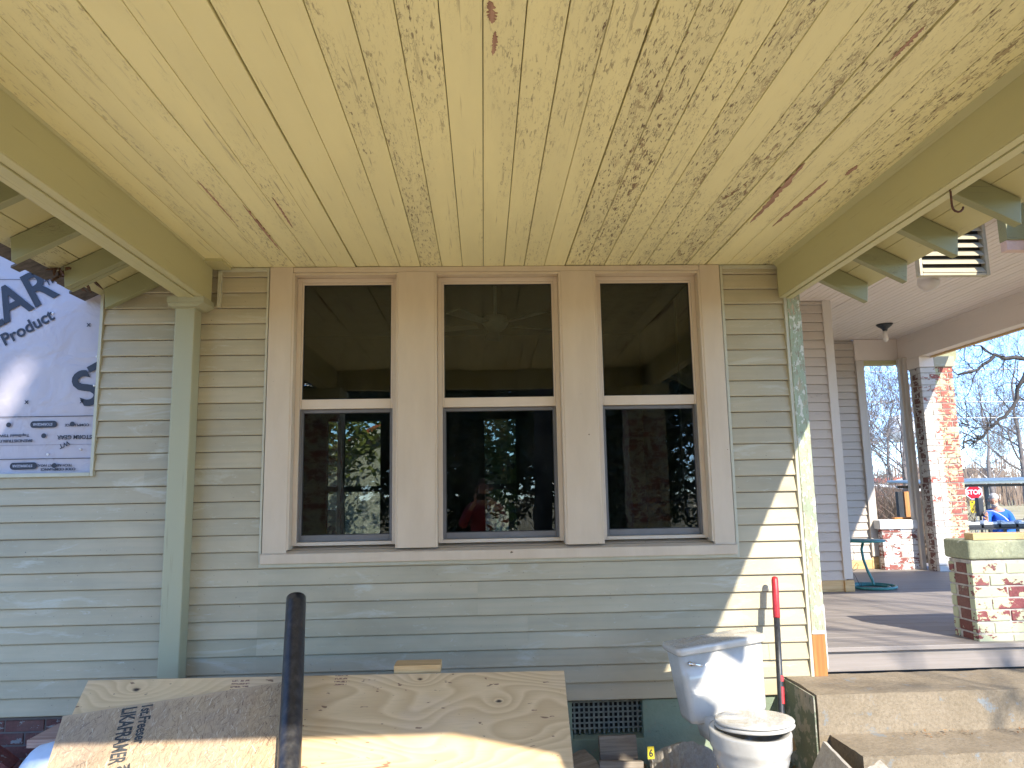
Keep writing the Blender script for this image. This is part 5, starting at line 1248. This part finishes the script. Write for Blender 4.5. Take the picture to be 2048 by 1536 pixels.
# overhead wires
def wire(a, b, sag, lab):
    q = MB(); a, b = Vector(a), Vector(b); q.tube([a.lerp(b, t)-Vector((0, 0, sag*4*t*(1-t))) for t in [k/20 for k in range(21)]], .016, 5)
    tag(q.build('overhead_wire', MM['galvanised'], origin=tuple(a)), lab, 'wire', 'overhead wires crossing the sky')
wire((12, 30, 6.4), (60, 26, 7.6), .5, 'uppermost of the thin pale overhead wires right of the brick column')
wire((12, 30, 5.2), (60, 26, 5.7), .5, 'middle thin pale overhead wire right of the brick column')
wire((12, 30, 4.6), (60, 26, 4.5), .4, 'lowest thin pale overhead wire right of the brick column')

# house and trees in the back yard, seen through the room
far_house(-2.2, 22, 7, 6, 2.3, 1.7, M_hwall, M_troof, 'house with an orange tile roof seen through the left window and the room', rot=0)
# evergreen trees: behind the photographer (mirrored in the panes, shading the left wall) and in the yard
def leafy(seed, rx, ry, rz, n, leaf, zc, trunk_h, label, loc, mat=M_leaf, gaps=.0, shell=.35):
    rg = random.Random(seed); t = thing('leafy_tree', label, 'tree', loc); L = Vector(loc)
    q = MB(); q.tube([L, L+Vector((.05, .1, trunk_h*.5)), L+Vector((-.05, 0, trunk_h))], [.22, .17, .1], 10)
    for k in range(7):
        a = k*.9; d = Vector((math.cos(a)*rx*.6, math.sin(a)*ry*.6, rz*.3)); b = L+Vector((0, 0, trunk_h*.75)); q.tube([b, b+d*.5+Vector((0, 0, .3)), b+d], [.07, .04, .015], 6)
    q.build('trunk', M_barkdark, t, smooth=True)
    c = L+Vector((0, 0, zc)); q = MB()
    clumps = []
    for i in range(70):
        v = Vector((rg.gauss(0, 1), rg.gauss(0, 1), rg.gauss(0, 1))).normalized()*rg.uniform(shell, 1)
        clumps.append(Vector((v.x*rx, v.y*ry, v.z*rz)))
    for i in range(n):
        cc = rg.choice(clumps); p = c+cc+Vector((rg.gauss(0, .2*rx), rg.gauss(0, .2*ry), rg.gauss(0, .16*rz)))
        if gaps:  # leaves left out along the sun ray to shape a lit patch on the wrap
            k = (W-p.y)/SUN.y; hx_, hz_ = p.x+SUN.x*k, p.z+SUN.z*k
            if ((hx_+2.72-(hz_-2.2)*.45)/.10)**2+((hz_-2.20)/.26)**2 < 1: continue
        u = Vector((rg.gauss(0, 1), rg.gauss(0, 1), rg.gauss(0, .6))).normalized()*leaf; v = u.cross(Vector((rg.gauss(0, 1), rg.gauss(0, 1), rg.gauss(0, 1)))).normalized()*leaf*.42
        q.poly([p-u, p-u*.1+v, p+u, p-u*.1-v], rg.random())
    tag(q.build('crown', mat, t), kind='stuff'); return t
leafy(1, 1.5, 2.0, 3.0, 21000, .13, 11.4, 10.0, 'dense dark evergreen behind the photographer, mirrored in the panes', (1.35, -8.6, 0), gaps=1, shell=.05)
leafy(2, 3.0, 2.2, 3.1, 15000, .15, 3.2, 3.0, 'dark bushy evergreen mirrored low in the middle window', (-.4, -12, 0))
leafy(3, 3.0, 2.2, 3.2, 15000, .15, 3.4, 3.2, 'dark bushy evergreen mirrored in the right window', (4.4, -13, 0))
leafy(6, 3.0, 2.2, 3.0, 14000, .15, 3.2, 3.0, 'dark bushy evergreen mirrored in the left window', (-5.0, -12.5, 0))
leafy(4, 2.2, 1.6, 2.2, 6000, .10, 3.0, 2.2, 'sunlit yellow-green bush seen through the middle window and the room', (.6, 14.5, 0), M_weed)
leafy(5, 2.0, 1.6, 2.4, 5000, .10, 3.6, 2.6, 'pale leafy tree seen through the left window and the room', (-4.2, 16.5, 0), M_weed)
pt = tree_proto(140, 'bare tree on the sunny side whose branches throw streaky shadows on the deck', H=12, trunk=.30, density=2, levels=4, twigr=.018)
pt.location = (7.0, -5.4, 0)
pt2 = copy_tree(pt); pt2.location = (11.0, -9.0, 0); pt2.rotation_euler.z = 2.2; pt2['label'] = 'second bare tree on the sunny side, farther from the porch'
# the photographer, mirrored in the middle window
JP = dict(hip=(0, -.52, .93), waist=(0, -.50, 1.10), chest=(0, -.48, 1.34), neckb=(0, -.46, 1.50), neck=(0, -.44, 1.57), headb=(0, -.42, 1.62), headm=(0, -.41, 1.685), headt=(0, -.42, 1.77), face=(0, 1, 0),
          shl=(-.19, -.46, 1.44), ell=(-.27, -.30, 1.24), wrl=(-.13, -.12, 1.50), shr=(.19, -.46, 1.44), elr=(.27, -.30, 1.24), wrr=(.13, -.12, 1.50),
          palml=(0, 1, .3), palmr=(0, 1, .3), thl=(-.10, -.52, .86), knl=(-.11, -.50, .48), anl=(-.12, -.53, .09), tol=(-.13, -.40, .05), thr=(.10, -.52, .86), knr=(.11, -.50, .48), anr=(.12, -.53, .09), tor=(.13, -.40, .05))
figure('person in a dark red shirt holding up a phone, mirrored in the middle window', Matrix.Translation((0, 0, 0)), JP, M_redsh, M_jean, M_hairb, False)
q = MB(); q.box(-.08, .08, -.085, -.075, 1.565, 1.635); ph = q.build('phone', M_cart, origin=(0, -.08, 1.565), bevel=.006); tag(ph, 'black phone held sideways in front of the face of the person in red', 'phone')
